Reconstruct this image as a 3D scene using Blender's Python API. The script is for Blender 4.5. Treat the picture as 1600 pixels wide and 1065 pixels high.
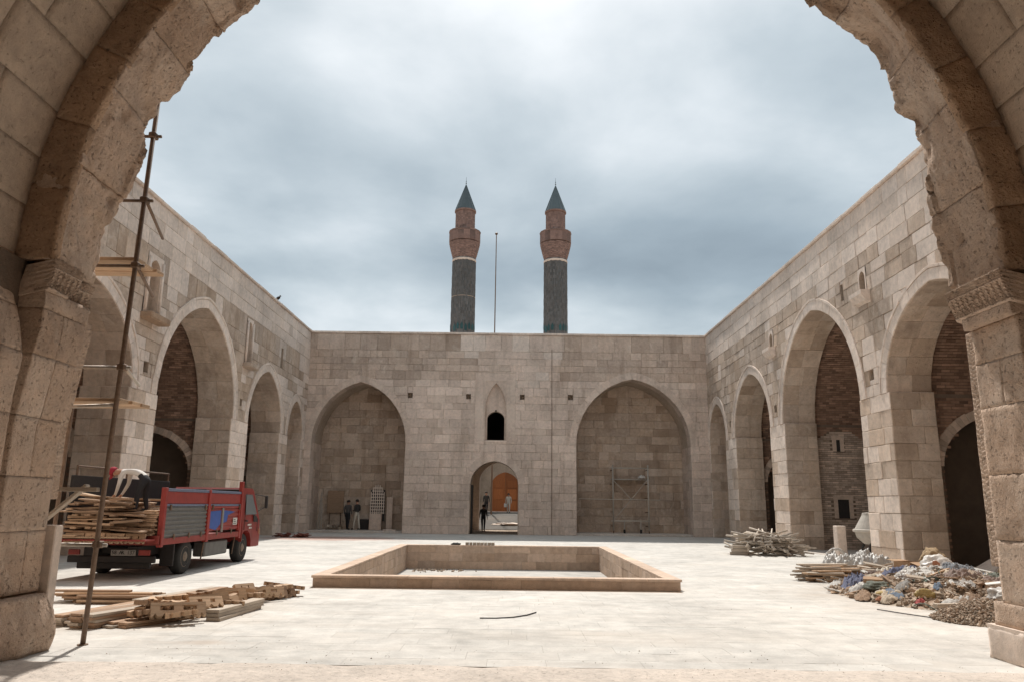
import bpy, bmesh, math, random
from mathutils import Vector, Matrix, noise as mnoise
random.seed(7)
R = math.radians
scene = bpy.context.scene
for o in list(bpy.data.objects): bpy.data.objects.remove(o)
COL = scene.collection

# ------------------------------------------------------------------ camera
EYE = Vector((0, 0, 1.62))
PITCH, ROLL, YAW, FPX = R(12.025), R(0.7), R(0.10), 1200.0
_cp, _sp, _cr, _sr = math.cos(PITCH), math.sin(PITCH), math.cos(ROLL), math.sin(ROLL)
_f, _u, _r = Vector((0, _cp, _sp)), Vector((0, -_sp, _cp)), Vector((1, 0, 0))
_Z = Matrix.Rotation(YAW, 3, 'Z')
CR = _Z @ (_cr*_r + _sr*_u); CU = _Z @ (-_sr*_r + _cr*_u); CF = _Z @ _f
cam_d = bpy.data.cameras.new('camera'); cam = bpy.data.objects.new('camera', cam_d); COL.objects.link(cam)
cam_d.sensor_width = 36; cam_d.sensor_fit = 'HORIZONTAL'; cam_d.lens = FPX/1600*36
cam_d.clip_start = 0.05; cam_d.clip_end = 4000
cam.matrix_world = Matrix(((CR.x, CU.x, -CF.x, EYE.x), (CR.y, CU.y, -CF.y, EYE.y), (CR.z, CU.z, -CF.z, EYE.z), (0, 0, 0, 1)))
scene.camera = cam
def pix_scale(p):            # photo pixels per metre at p, used only to rank pieces by size
    return FPX/max(0.5, (p-EYE).dot(CF))

# ------------------------------------------------------------------ world, sun, exposure
SUN_EL, SUN_AZ = R(57), R(-9)          # azimuth measured from +Y towards +X
SUN_DIR = Vector((math.sin(SUN_AZ)*math.cos(SUN_EL), math.cos(SUN_AZ)*math.cos(SUN_EL), math.sin(SUN_EL)))
w = bpy.data.worlds.new('World'); scene.world = w; w.use_nodes = True
nt = w.node_tree; nt.nodes.clear(); N = nt.nodes.new; L = nt.links.new
def mathn(tree, op, a, b=None, clamp=False):
    n = tree.nodes.new('ShaderNodeMath'); n.operation = op; n.use_clamp = clamp
    for i, v in enumerate((a, b)):
        if v is None: continue
        if isinstance(v, (int, float)): n.inputs[i].default_value = v
        else: tree.links.new(v, n.inputs[i])
    return n.outputs[0]
def noisen(tree, vec, scale, detail=5, rough=0.55, dist=0.0):
    n = tree.nodes.new('ShaderNodeTexNoise'); n.inputs['Scale'].default_value = scale
    n.inputs['Detail'].default_value = detail; n.inputs['Roughness'].default_value = rough; n.inputs['Distortion'].default_value = dist
    if vec is not None: tree.links.new(vec, n.inputs['Vector'])
    return n.outputs['Fac']
def rampn(tree, fac, stops):
    n = tree.nodes.new('ShaderNodeValToRGB'); el = n.color_ramp.elements
    while len(el) < len(stops): el.new(0.5)
    for e, (p, c) in zip(el, stops):
        e.position = p; e.color = c if len(c) == 4 else (*c, 1)
    tree.links.new(fac, n.inputs[0]); return n.outputs[0]
def mixn(tree, fac, a, b, mode='MIX'):
    n = tree.nodes.new('ShaderNodeMix'); n.data_type = 'RGBA'; n.blend_type = mode
    for k, v in ((0, fac), (6, a), (7, b)):
        if isinstance(v, (int, float)): n.inputs[k].default_value = v
        elif isinstance(v, tuple): n.inputs[k].default_value = v if len(v) == 4 else (*v, 1)
        else: tree.links.new(v, n.inputs[k])
    return n.outputs[2]
sky = N('ShaderNodeTexSky'); sky.sky_type = 'NISHITA'; sky.sun_disc = False
sky.sun_elevation = SUN_EL; sky.sun_rotation = SUN_AZ; sky.air_density = 1.2; sky.dust_density = 2.0
bg1 = N('ShaderNodeBackground'); bg1.inputs[1].default_value = 0.05; L(sky.outputs[0], bg1.inputs[0])
tc = N('ShaderNodeTexCoord'); sep = N('ShaderNodeSeparateXYZ'); L(tc.outputs['Generated'], sep.inputs[0])
zc = mathn(nt, 'ADD', mathn(nt, 'MAXIMUM', sep.outputs[2], 0.0), 0.22)
cmb = N('ShaderNodeCombineXYZ')
L(mathn(nt, 'DIVIDE', sep.outputs[0], zc), cmb.inputs[0]); L(mathn(nt, 'DIVIDE', sep.outputs[1], zc), cmb.inputs[1])
cmb.inputs[2].default_value = 17.6
n_big = noisen(nt, cmb.outputs[0], 1.0, 5, 0.47, 0.2)
n_sm = noisen(nt, cmb.outputs[0], 2.0, 6, 0.55, 0.15)
cl = mathn(nt, 'ADD', mathn(nt, 'MULTIPLY', n_big, 0.80), mathn(nt, 'SUBTRACT', mathn(nt, 'MULTIPLY', n_sm, 0.44), 0.12))
dotn = N('ShaderNodeVectorMath'); dotn.operation = 'DOT_PRODUCT'
L(tc.outputs['Generated'], dotn.inputs[0]); dotn.inputs[1].default_value = (math.sin(R(7))*math.cos(R(52)), math.cos(R(7))*math.cos(R(52)), math.sin(R(52)))
glow = mathn(nt, 'POWER', mathn(nt, 'MAXIMUM', dotn.outputs['Value'], 0.0), 30.0)      # thin cloud in front of the sun
hor = mathn(nt, 'POWER', mathn(nt, 'SUBTRACT', 1.0, mathn(nt, 'MAXIMUM', sep.outputs[2], 0.0), True), 7.0)
cl2 = mathn(nt, 'ADD', mathn(nt, 'ADD', cl, mathn(nt, 'MULTIPLY', glow, 0.62)), mathn(nt, 'MULTIPLY', hor, 0.13))
ccol = rampn(nt, cl2, [(0.22, (0.115, 0.145, 0.168)), (0.36, (0.165, 0.202, 0.228)), (0.45, (0.212, 0.249, 0.273)), (0.54, (0.270, 0.306, 0.328)), (0.63, (0.350, 0.379, 0.397)), (0.76, (0.48, 0.496, 0.506)), (1.0, (1.6, 1.57, 1.54))])
bg2 = N('ShaderNodeBackground'); bg2.inputs[1].default_value = 1.0; L(ccol, bg2.inputs[0])
mx = N('ShaderNodeMixShader'); mx.inputs[0].default_value = 0.9; L(bg1.outputs[0], mx.inputs[1]); L(bg2.outputs[0], mx.inputs[2])
wo = N('ShaderNodeOutputWorld'); L(mx.outputs[0], wo.inputs[0])
sun_d = bpy.data.lights.new('sun', 'SUN'); sun = bpy.data.objects.new('sun', sun_d); COL.objects.link(sun)
sun_d.energy = 2.05; sun_d.angle = R(1.6); sun_d.color = (1.0, 0.955, 0.89)
sun.location = (0, 30, 60); sun.rotation_euler = (-SUN_DIR).to_track_quat('-Z', 'Y').to_euler()
scene.view_settings.view_transform = 'Standard'; scene.view_settings.look = 'None'
scene.view_settings.exposure = 1.15; scene.view_settings.gamma = 1.0
scene.render.engine = 'CYCLES'

# ------------------------------------------------------------------ materials
MATS = {}
def newmat(name):
    m = bpy.data.materials.new(name); m.use_nodes = True; MATS[name] = m
    t = m.node_tree; b = t.nodes['Principled BSDF']
    return m, t, b
def stone(name, ca, cb, stain=(0.19, 0.125, 0.08), stain_amt=0.5, bump=0.7, bdist=0.03, fine=55, rough=0.92, pits=0.25, streak=0.3, mid=7.0, wash=0.0):
    m, t, b = newmat(name)
    g = t.nodes.new('ShaderNodeNewGeometry'); pos = g.outputs['Position']
    at = t.nodes.new('ShaderNodeAttribute'); at.attribute_name = 'tone'
    sp = t.nodes.new('ShaderNodeSeparateXYZ'); t.links.new(at.outputs['Vector'], sp.inputs[0])
    n1 = noisen(t, pos, 0.55, 6, 0.6); n2 = noisen(t, pos, mid, 6, 0.65); n3 = noisen(t, pos, fine, 4, 0.6)
    mp = t.nodes.new('ShaderNodeMapping'); mp.inputs['Scale'].default_value = (2.2, 2.2, 0.28); t.links.new(pos, mp.inputs[0])
    n4 = noisen(t, mp.outputs[0], 1.0, 5, 0.6)
    hue = mathn(t, 'ADD', sp.outputs[1], mathn(t, 'MULTIPLY', mathn(t, 'SUBTRACT', n2, 0.5), 0.8), True)
    base = mixn(t, hue, ca, cb)
    val = mathn(t, 'ADD', 0.60, mathn(t, 'MULTIPLY', n2, 0.84))
    val = mathn(t, 'ADD', val, mathn(t, 'MULTIPLY', mathn(t, 'SUBTRACT', n3, 0.5), 0.35))
    val = mathn(t, 'ADD', val, mathn(t, 'MULTIPLY', mathn(t, 'SUBTRACT', n1, 0.5), 0.9))
    val = mathn(t, 'MULTIPLY', val, sp.outputs[0])
    vm = t.nodes.new('ShaderNodeVectorMath'); vm.operation = 'SCALE'; t.links.new(base, vm.inputs[0]); t.links.new(val, vm.inputs['Scale'])
    sm = mathn(t, 'MULTIPLY', rampn(t, mathn(t, 'ADD', n1, mathn(t, 'MULTIPLY', sp.outputs[2], 0.16)), [(0.56, (0, 0, 0)), (0.74, (1, 1, 1))]), stain_amt)
    st = mathn(t, 'MULTIPLY', rampn(t, n4, [(0.52, (0, 0, 0)), (0.72, (1, 1, 1))]), streak)
    n5 = noisen(t, pos, 1.7, 7, 0.68, 0.6)
    wa = mathn(t, 'MULTIPLY', rampn(t, mathn(t, 'SUBTRACT', n5, mathn(t, 'MULTIPLY', sp.outputs[2], 0.05)), [(0.52, (0, 0, 0)), (0.66, (1, 1, 1))]), wash)
    c0 = mixn(t, wa, vm.outputs[0], (0.72, 0.615, 0.515))
    c1 = mixn(t, sm, c0, stain)
    c2 = mixn(t, st, c1, mixn(t, 1.0, c1, (0.45, 0.40, 0.36), 'MULTIPLY'))
    pit = rampn(t, noisen(t, pos, 24, 3, 0.7), [(0.60, (0, 0, 0)), (0.70, (1, 1, 1))])
    c3 = mixn(t, mathn(t, 'MULTIPLY', pit, pits), c2, (0.07, 0.05, 0.04))
    t.links.new(c3, b.inputs['Base Color']); b.inputs['Roughness'].default_value = rough
    b.inputs['Specular IOR Level'].default_value = 0.2
    h = mathn(t, 'ADD', mathn(t, 'MULTIPLY', n3, 0.45), mathn(t, 'ADD', n2, mathn(t, 'MULTIPLY', pit, -0.5)))
    bp = t.nodes.new('ShaderNodeBump'); bp.inputs['Strength'].default_value = bump; bp.inputs['Distance'].default_value = bdist
    t.links.new(h, bp.inputs['Height']); t.links.new(bp.outputs[0], b.inputs['Normal'])
    return m
def simple(name, col, rough=0.7, metal=0.0, var=0.3, scale=12.0, bump=0.0, col2=None, spec=0.35, stretch=None, objspace=False):
    m, t, b = newmat(name)
    if objspace:
        g = t.nodes.new('ShaderNodeTexCoord'); pos = g.outputs['Object']
    else:
        g = t.nodes.new('ShaderNodeNewGeometry'); pos = g.outputs['Position']
    if stretch:
        mp = t.nodes.new('ShaderNodeMapping'); mp.inputs['Scale'].default_value = stretch; t.links.new(pos, mp.inputs[0]); pos = mp.outputs[0]
    at = t.nodes.new('ShaderNodeObjectInfo')
    n = noisen(t, pos, scale, 6, 0.65)
    c2 = col2 if col2 else tuple(c*0.45 for c in col)
    base = mixn(t, mathn(t, 'MULTIPLY', rampn(t, n, [(0.35, (0, 0, 0)), (0.7, (1, 1, 1))]), var if not col2 else 1.0), col, c2)
    k = mathn(t, 'ADD', 0.78, mathn(t, 'MULTIPLY', at.outputs['Random'], 0.44))
    vm = t.nodes.new('ShaderNodeVectorMath'); vm.operation = 'SCALE'; t.links.new(base, vm.inputs[0]); t.links.new(k, vm.inputs['Scale'])
    t.links.new(vm.outputs[0], b.inputs['Base Color'])
    b.inputs['Roughness'].default_value = rough; b.inputs['Metallic'].default_value = metal; b.inputs['Specular IOR Level'].default_value = spec
    if bump:
        bp = t.nodes.new('ShaderNodeBump'); bp.inputs['Strength'].default_value = bump; bp.inputs['Distance'].default_value = 0.01
        t.links.new(n, bp.inputs['Height']); t.links.new(bp.outputs[0], b.inputs['Normal'])
    return m
S_WALL = stone('ashlar', (0.61, 0.49, 0.40), (0.51, 0.385, 0.29), wash=0.45, streak=0.4)
S_BACK = stone('ashlar_back', (0.65, 0.525, 0.445), (0.56, 0.435, 0.35), streak=0.4, stain_amt=0.4, wash=0.45)
S_NEW = stone('ashlar_new', (0.71, 0.60, 0.52), (0.64, 0.52, 0.43), stain_amt=0.2, streak=0.15, pits=0.1, bump=0.2)
S_PORT = stone('portal_stone', (0.56, 0.425, 0.33), (0.45, 0.315, 0.225), stain=(0.26, 0.17, 0.11), bump=1.0, bdist=0.05, fine=44, pits=0.28, streak=0.45, mid=5, wash=0.3)
S_VAULT = stone('vault_stone', (0.50, 0.40, 0.315), (0.42, 0.32, 0.24), bump=0.7, bdist=0.03, stain_amt=0.3, pits=0.3, streak=0.2)
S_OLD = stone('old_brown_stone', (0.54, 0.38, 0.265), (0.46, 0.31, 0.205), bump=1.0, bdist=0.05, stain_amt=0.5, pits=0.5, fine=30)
S_MORT = stone('mortar', (0.46, 0.37, 0.295), (0.38, 0.30, 0.23), stain_amt=0.2)
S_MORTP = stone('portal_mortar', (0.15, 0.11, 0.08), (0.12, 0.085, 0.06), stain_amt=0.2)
S_POOL = stone('pool_stone', (0.56, 0.435, 0.345), (0.49, 0.36, 0.265), stain_amt=0.4, streak=0.25, bump=0.25)
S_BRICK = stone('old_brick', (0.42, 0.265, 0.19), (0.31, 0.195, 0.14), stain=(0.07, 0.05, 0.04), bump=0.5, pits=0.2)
S_BRICKL = stone('pale_brick', (0.68, 0.54, 0.44), (0.58, 0.45, 0.36), stain=(0.12, 0.09, 0.07), bump=0.4, pits=0.2)
S_RUBBLE = stone('rubble', (0.47, 0.39, 0.31), (0.36, 0.26, 0.19), bump=0.7, fine=70, mid=22)
def pave_mat():
    m = stone('paving', (0.545, 0.523, 0.487), (0.515, 0.483, 0.442), stain=(0.44, 0.375, 0.315), stain_amt=0.30, streak=0.0, bump=0.12, bdist=0.006, pits=0.05, fine=30, mid=3)
    t = m.node_tree; b = t.nodes['Principled BSDF']; lk = b.inputs['Base Color'].links[0]; src = lk.from_socket
    g = t.nodes.new('ShaderNodeNewGeometry')
    def patch(cx, cy, sx, sy, lo, hi):
        mp = t.nodes.new('ShaderNodeMapping'); mp.vector_type = 'TEXTURE'; mp.inputs['Location'].default_value = (cx, cy, 0); mp.inputs['Scale'].default_value = (sx, sy, 1)
        t.links.new(g.outputs['Position'], mp.inputs[0])
        ln = t.nodes.new('ShaderNodeVectorMath'); ln.operation = 'LENGTH'; t.links.new(mp.outputs[0], ln.inputs[0])
        d = mathn(t, 'ADD', ln.outputs['Value'], mathn(t, 'MULTIPLY', mathn(t, 'SUBTRACT', noisen(t, g.outputs['Position'], 1.6, 5, 0.6), 0.5), 1.4))
        return rampn(t, d, [(lo, (1, 1, 1)), (hi, (0, 0, 0))])
    c = mixn(t, mathn(t, 'MULTIPLY', patch(-8.6, 37.0, 4.5, 2.6, 0.45, 1.0), 0.75), src, (0.40, 0.22, 0.17))     # spilt red brick dust
    c = mixn(t, mathn(t, 'MULTIPLY', patch(-3.55, 9.55, 0.42, 0.22, 0.3, 1.1), 0.45), c, (0.40, 0.31, 0.24))   # sand stain
    for a_ in ((-4.9, 12.2, 1.7, 2.6, .3, 1.1, .35, (0.44, 0.34, 0.24)), (7.6, 15.0, 2.6, 3.8, .3, 1.1, .5, (0.40, 0.32, 0.25)), (-7.5, 13.2, .22, 5.0, .3, 1.2, .28, (0.36, 0.31, 0.27)), (-9.2, 13.2, .22, 5.0, .3, 1.2, .28, (0.36, 0.31, 0.27)), (9.0, 28.0, 1.8, 1.4, .3, 1.1, .35, (0.42, 0.35, 0.28)), (1.5, 10.3, 3.2, .7, .2, 1.2, .22, (0.42, 0.36, 0.30))):
        c = mixn(t, mathn(t, 'MULTIPLY', patch(*a_[:6]), a_[6]), c, a_[7])
    mp = t.nodes.new('ShaderNodeMapping'); mp.inputs['Scale'].default_value = (0.25, 2.2, 1); t.links.new(g.outputs['Position'], mp.inputs[0])
    sc = rampn(t, noisen(t, mp.outputs[0], 1.3, 6, 0.65), [(0.50, (0, 0, 0)), (0.72, (1, 1, 1))])
    c = mixn(t, mathn(t, 'MULTIPLY', sc, 0.30), c, (0.46, 0.40, 0.35))
    c = mixn(t, mathn(t, 'MULTIPLY', rampn(t, noisen(t, g.outputs['Position'], 9.0, 5, 0.7), [(0.62, (0, 0, 0)), (0.74, (1, 1, 1))]), 0.22), c, (0.34, 0.28, 0.23))
    t.links.new(c, b.inputs['Base Color'])
    return m
S_PAVE = pave_mat()
S_IWANF = stone('iwan_floor_stone', (0.60, 0.535, 0.475), (0.50, 0.43, 0.37), stain=(0.36, 0.29, 0.23), stain_amt=0.5, streak=0, bump=0.6, pits=0.35, fine=26, mid=9)
M_WOOD = simple('raw_timber', (0.54, 0.37, 0.24), 0.8, var=0.6, scale=5, bump=0.3, stretch=(1, 6, 6), objspace=True)
M_WOODD = simple('weathered_timber', (0.40, 0.265, 0.175), 0.85, var=0.7, scale=5, bump=0.3, stretch=(1, 6, 6), objspace=True)
M_WOODG = simple('grey_timber', (0.46, 0.385, 0.31), 0.85, var=0.5, scale=6, bump=0.3, stretch=(1, 6, 6), objspace=True)
M_STEEL = simple('scaffold_steel', (0.20, 0.135, 0.095), 0.6, 0.3, var=0.7, scale=20, bump=0.2)
M_STEELL = simple('galvanised_tube', (0.46, 0.40, 0.34), 0.5, 0.4, var=0.5, scale=18)
M_RED = simple('red_paint', (0.31, 0.03, 0.022), 0.5, var=0.6, scale=5, col2=None, spec=0.5)
M_REDD = simple('faded_red_paint', (0.27, 0.045, 0.035), 0.6, var=0.7, scale=9)
M_BLUE = simple('blue_paint', (0.035, 0.085, 0.30), 0.5, var=0.4, scale=8)
M_SHEET = simple('grey_sheet_metal', (0.16, 0.155, 0.145), 0.5, 0.3, var=0.5, scale=6, stretch=(4, 1, 1))
M_RAILB = simple('blue_grey_paint', (0.14, 0.155, 0.22), 0.55, var=0.5, scale=10)
M_DARK = simple('dark_chassis_and_shade', (0.035, 0.03, 0.028), 0.7, var=0.5, scale=10)
M_RUBB = simple('tyre_rubber', (0.032, 0.03, 0.028), 0.85, var=0.4, scale=14, bump=0.2)
M_ALU = simple('bright_aluminium_tube', (0.50, 0.45, 0.39), 0.55, 0.2, var=0.3)
M_RIM = simple('dusty_rim', (0.26, 0.20, 0.15), 0.7, 0.2, var=0.6, scale=20)
M_WHITE = simple('white_plate', (0.62, 0.60, 0.56), 0.6, var=0.2)
M_PLATE = simple('dull_plate', (0.35, 0.33, 0.30), 0.7, var=0.4)
M_BLACK = simple('black_print', (0.02, 0.02, 0.02), 0.7, var=0.1)
M_GLASS, _t, _b = newmat('window_glass'); _b.inputs['Base Color'].default_value = (0.21, 0.225, 0.23, 1); _b.inputs['Roughness'].default_value = 0.08; _b.inputs['Specular IOR Level'].default_value = 0.8  # sky reflection is put into the grey base colour
M_DOOR = simple('varnished_door', (0.40, 0.125, 0.035), 0.5, var=0.5, scale=3, stretch=(6, 6, 0.7), bump=0.1)
M_LEAD = simple('lead_roof', (0.115, 0.145, 0.155), 0.5, 0.2, var=0.4, scale=1.2)
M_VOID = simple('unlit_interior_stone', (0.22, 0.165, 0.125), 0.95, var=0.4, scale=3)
M_CARD = simple('cardboard', (0.42, 0.27, 0.165), 0.85, var=0.3, scale=6)
M_PLAST = simple('white_plastic_sheet', (0.54, 0.505, 0.465), 0.45, var=0.35, scale=5, spec=0.5)
M_CEM = simple('cement_coated_metal', (0.50, 0.455, 0.40), 0.8, var=0.4, scale=8, bump=0.3)
M_SKIN = simple('skin', (0.40, 0.22, 0.15), 0.6, var=0.15)
M_HAIR = simple('dark_hair', (0.03, 0.022, 0.018), 0.7, var=0.2)
M_SHIRT = simple('white_shirt', (0.56, 0.53, 0.50), 0.9, var=0.15)
M_TROU = simple('black_trousers', (0.025, 0.024, 0.027), 0.9, var=0.2)
M_COAT = simple('dark_jacket', (0.05, 0.045, 0.042), 0.9, var=0.2)
M_GREYC = simple('grey_jacket', (0.11, 0.10, 0.095), 0.9, var=0.2)
M_PALE = simple('pale_clothes', (0.52, 0.47, 0.40), 0.9, var=0.2)
M_CAP = simple('red_cap', (0.38, 0.03, 0.05), 0.85, var=0.2)
def cloth(name, c): return simple(name, c, 0.9, var=0.6, scale=14, bump=0.6)
M_CB, M_CG, M_CP, M_CD, M_CY, M_CO, M_CR = [cloth('cloth_'+n, c) for n, c in (('blue', (0.149, 0.158, 0.23)), ('green', (0.149, 0.158, 0.129)), ('mauve', (0.282, 0.21, 0.181)), ('denim', (0.198, 0.206, 0.223)), ('yellow', (0.464, 0.347, 0.153)), ('orange', (0.499, 0.234, 0.14)), ('red', (0.464, 0.115, 0.111)))]
M_POLE = simple('stripped_pole_wood', (0.56, 0.48, 0.40), 0.85, var=0.6, scale=8, bump=0.3)
M_STRAW = simple('straw', (0.38, 0.27, 0.16), 0.9, var=0.7, scale=30, stretch=(1, 8, 8))
def minaret_mat(name, ca, cb, tile=None):
    m = stone(name, ca, cb, stain=(0.05, 0.05, 0.05), bump=0.8, bdist=0.06, pits=0.55, streak=0.25, mid=3.0, fine=14)
    return m
S_MSHAFT = minaret_mat('minaret_glazed_brick', (0.125, 0.13, 0.132), (0.138, 0.13, 0.124))
S_MBRICK = minaret_mat('minaret_brick', (0.305, 0.20, 0.168), (0.25, 0.165, 0.14))
M_TURQ = simple('turquoise_tile', (0.03, 0.095, 0.10), 0.4, var=0.5, scale=3)

# ------------------------------------------------------------------ mesh helpers
WLOC = {}
class MB:
    def __init__(s): s.v = []; s.f = []; s.t = []
    def add(s, vs, fs, tone=(1, 0.3, 0)):
        o = len(s.v); s.v += [Vector(p) for p in vs]
        for f in fs: s.f.append([i+o for i in f]); s.t.append(tone)
        return s
    def box(s, lo, hi, tone=(1, 0.3, 0)):
        x0, y0, z0 = lo; x1, y1, z1 = hi
        return s.add([(x0, y0, z0), (x1, y0, z0), (x1, y1, z0), (x0, y1, z0), (x0, y0, z1), (x1, y0, z1), (x1, y1, z1), (x0, y1, z1)],
              [(0, 3, 2, 1), (4, 5, 6, 7), (0, 1, 5, 4), (1, 2, 6, 5), (2, 3, 7, 6), (3, 0, 4, 7)], tone)
    def bbox(s, lo, hi, b=0.012, tone=(1, 0.3, 0)):     # chamfered box
        lo, hi = Vector(lo), Vector(hi); c = (lo+hi)/2; h = (hi-lo)/2; b = min(b, min(h)*0.45)
        bm = bmesh.new(); bmesh.ops.create_cube(bm, size=2)
        for v in bm.verts: v.co = Vector((v.co.x*h.x, v.co.y*h.y, v.co.z*h.z))+c
        bmesh.ops.bevel(bm, geom=bm.edges[:], offset=b, segments=1, affect='EDGES')
        bm.verts.index_update(); s.add([v.co for v in bm.verts], [[v.index for v in f.verts] for f in bm.faces], tone); bm.free(); return s
    def tube(s, p0, p1, r, n=8, r1=None, tone=(1, 0.3, 0)):
        p0, p1 = Vector(p0), Vector(p1); d = (p1-p0).normalized(); a = d.orthogonal().normalized(); b = d.cross(a); r1 = r if r1 is None else r1
        vs = [p0+r*(a*math.cos(2*math.pi*i/n)+b*math.sin(2*math.pi*i/n)) for i in range(n)] + [p1+r1*(a*math.cos(2*math.pi*i/n)+b*math.sin(2*math.pi*i/n)) for i in range(n)]
        return s.add(vs, [(i, (i+1) % n, n+(i+1) % n, n+i) for i in range(n)]+[tuple(range(n-1, -1, -1)), tuple(range(n, 2*n))], tone)
    def path(s, pts, r, n=6, tone=(1, 0.3, 0)):
        for a, b in zip(pts, pts[1:]): s.tube(a, b, r, n, tone=tone)
        return s
    def lathe(s, prof, c, n=24, axis='z', tone=(1, 0.3, 0), cap=True):
        c = Vector(c); vs = []
        for r, h in prof:
            for i in range(n):
                a = 2*math.pi*i/n; u, q = r*math.cos(a), r*math.sin(a)
                vs.append(c+(Vector((u, q, h)) if axis == 'z' else Vector((h, u, q)) if axis == 'x' else Vector((u, h, q))))
        fs = [(j*n+i, j*n+(i+1) % n, (j+1)*n+(i+1) % n, (j+1)*n+i) for j in range(len(prof)-1) for i in range(n)]
        if cap: fs += [tuple(range(n-1, -1, -1)), tuple(range((len(prof)-1)*n, len(prof)*n))]
        return s.add(vs, fs, tone)
    def xf(s, M):
        s.v = [M @ p for p in s.v]; return s
    def build(s, name, mat, parent=None, smooth=False, kind=None, mats=None, fm=None):
        if not s.v: return None
        lo = Vector([min(p[i] for p in s.v) for i in range(3)]); hi = Vector([max(p[i] for p in s.v) for i in range(3)])
        c = (lo+hi)/2; c.z = lo.z
        me = bpy.data.meshes.new(name); me.from_pydata([p-c for p in s.v], [], s.f)
        at = me.attributes.new('tone', 'FLOAT_VECTOR', 'FACE'); at.data.foreach_set('vector', [x for t in s.t for x in t])
        if mats:
            for mm in mats: me.materials.append(mm)
            me.polygons.foreach_set('material_index', fm)
        else: me.materials.append(mat)
        if smooth: me.polygons.foreach_set('use_smooth', [True]*len(s.f))
        me.update()
        o = bpy.data.objects.new(name, me); COL.objects.link(o); WLOC[o.name] = c
        if parent is not None: o.parent = parent; o.location = c-WLOC[parent.name]
        else: o.location = c
        if kind: o['kind'] = kind
        return o
def tag(o, label, cat, group=None):
    o['label'] = label; o['category'] = cat
    if group: o['group'] = group
    return o
def thing(name, label, cat, loc=(0, 0, 0), group=None):
    o = bpy.data.objects.new(name, None); COL.objects.link(o); o.location = loc; o.empty_display_size = 0.2
    WLOC[o.name] = Vector(loc); return tag(o, label, cat, group)
def struct(o): o['kind'] = 'structure'; return o
rnd = random.uniform
def nz(p, s=1.0, seed=0.0): return mnoise.noise(Vector((p[0]*s+seed, p[1]*s-seed*0.7, p[2]*s+seed*1.3)))
def fnz(p, s=1.0, o=4, seed=0.0): return mnoise.fractal(Vector((p[0]*s+seed, p[1]*s-seed*0.7, p[2]*s+seed*1.3)), 1.0, 2.0, o)

def inset(poly, d):
    n = len(poly); out = []
    for i, p in enumerate(poly):
        a = (poly[i-1]-p); b = (poly[(i+1) % n]-p)
        la, lb = a.length, b.length
        if la < 1e-6 or lb < 1e-6: out.append(p.copy()); continue
        a, b = a/la, b/lb; s = a+b; cr = a.cross(b).length
        if cr < 0.15:        # nearly straight: move towards the centroid
            c = sum(poly, Vector())/n; q = (c-p); out.append(p+q.normalized()*d)
        else: out.append(p+s*(d/cr if cr > 0.5 else d/0.5))
    return out
def slab(poly, nrm, proud, joint=0.006, ch=0.012, back=-0.05, tone=(1, 0.3, 0), jit=0.004):
    """stone with chamfered edges standing 'proud' of the plane of poly"""
    q = inset([Vector(p) for p in poly], joint)
    q = [p+(lambda w_: w_-nrm*w_.dot(nrm))(Vector((rnd(-jit, jit), rnd(-jit, jit), rnd(-jit, jit)))) for p in q]
    n = len(q); fr = inset(q, ch); tl = [rnd(-0.004, 0.004) for _ in q]
    vs = [p+nrm*back for p in q]+[p+nrm*(proud-ch*0.8) for p in q]+[p+nrm*(proud+t) for p, t in zip(fr, tl)]
    fs = [(i, (i+1) % n, n+(i+1) % n, n+i) for i in range(n)]+[(n+i, n+(i+1) % n, 2*n+(i+1) % n, 2*n+i) for i in range(n)]+[tuple(range(2*n, 3*n))]
    return vs, fs, tone
def area3(poly):
    a = Vector()
    for i in range(1, len(poly)-1): a += (poly[i]-poly[0]).cross(poly[i+1]-poly[0])
    return a.length/2
def emit_pieces(pieces, name, mat, parent, limit=300, minpx=8, smooth=False, stuffname=None):
    """pieces: (vs, fs, tone, mat or None). The largest in the picture become objects, the rest one joined part"""
    def key(p):
        c = sum((Vector(v) for v in p[0]), Vector())/len(p[0]); s = pix_scale(c)
        lo = Vector([min(v[i] for v in p[0]) for i in range(3)]); hi = Vector([max(v[i] for v in p[0]) for i in range(3)])
        inview = (c-EYE).dot(CF) > 0.5
        return ((hi-lo).length*s if inview else 0)
    ks = sorted(((key(p), i) for i, p in enumerate(pieces)), reverse=True)
    rest = {}
    for r_, (k, i) in enumerate(ks):
        p = pieces[i]; mt = p[3] if len(p) > 3 and p[3] else mat
        if r_ < limit and k >= minpx: MB().add(p[0], p[1], p[2]).build(name, mt, parent, smooth)
        else: rest.setdefault(mt.name, (mt, MB()))[1].add(p[0], p[1], p[2])
    for mt, mb in rest.values(): mb.build(stuffname or name+'_infill', mt, parent, smooth, kind='stuff')

def clip_half(poly, p0, n):       # 2D: keep the side where (p-p0).n >= 0
    out = []
    for i in range(len(poly)):
        a, b = poly[i], poly[(i+1) % len(poly)]
        da = (a[0]-p0[0])*n[0]+(a[1]-p0[1])*n[1]; db = (b[0]-p0[0])*n[0]+(b[1]-p0[1])*n[1]
        if da >= 0: out.append(a)
        if (da >= 0) != (db >= 0):
            t = da/(da-db); out.append((a[0]+(b[0]-a[0])*t, a[1]+(b[1]-a[1])*t))
    res = []
    for p in out:
        if not res or math.hypot(p[0]-res[-1][0], p[1]-res[-1][1]) > 0.03: res.append(p)
    if len(res) > 2 and math.hypot(res[0][0]-res[-1][0], res[0][1]-res[-1][1]) < 0.03: res.pop()
    return res
def area2(poly): return abs(sum(poly[i][0]*poly[(i+1) % len(poly)][1]-poly[(i+1) % len(poly)][0]*poly[i][1] for i in range(len(poly))))/2
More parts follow.
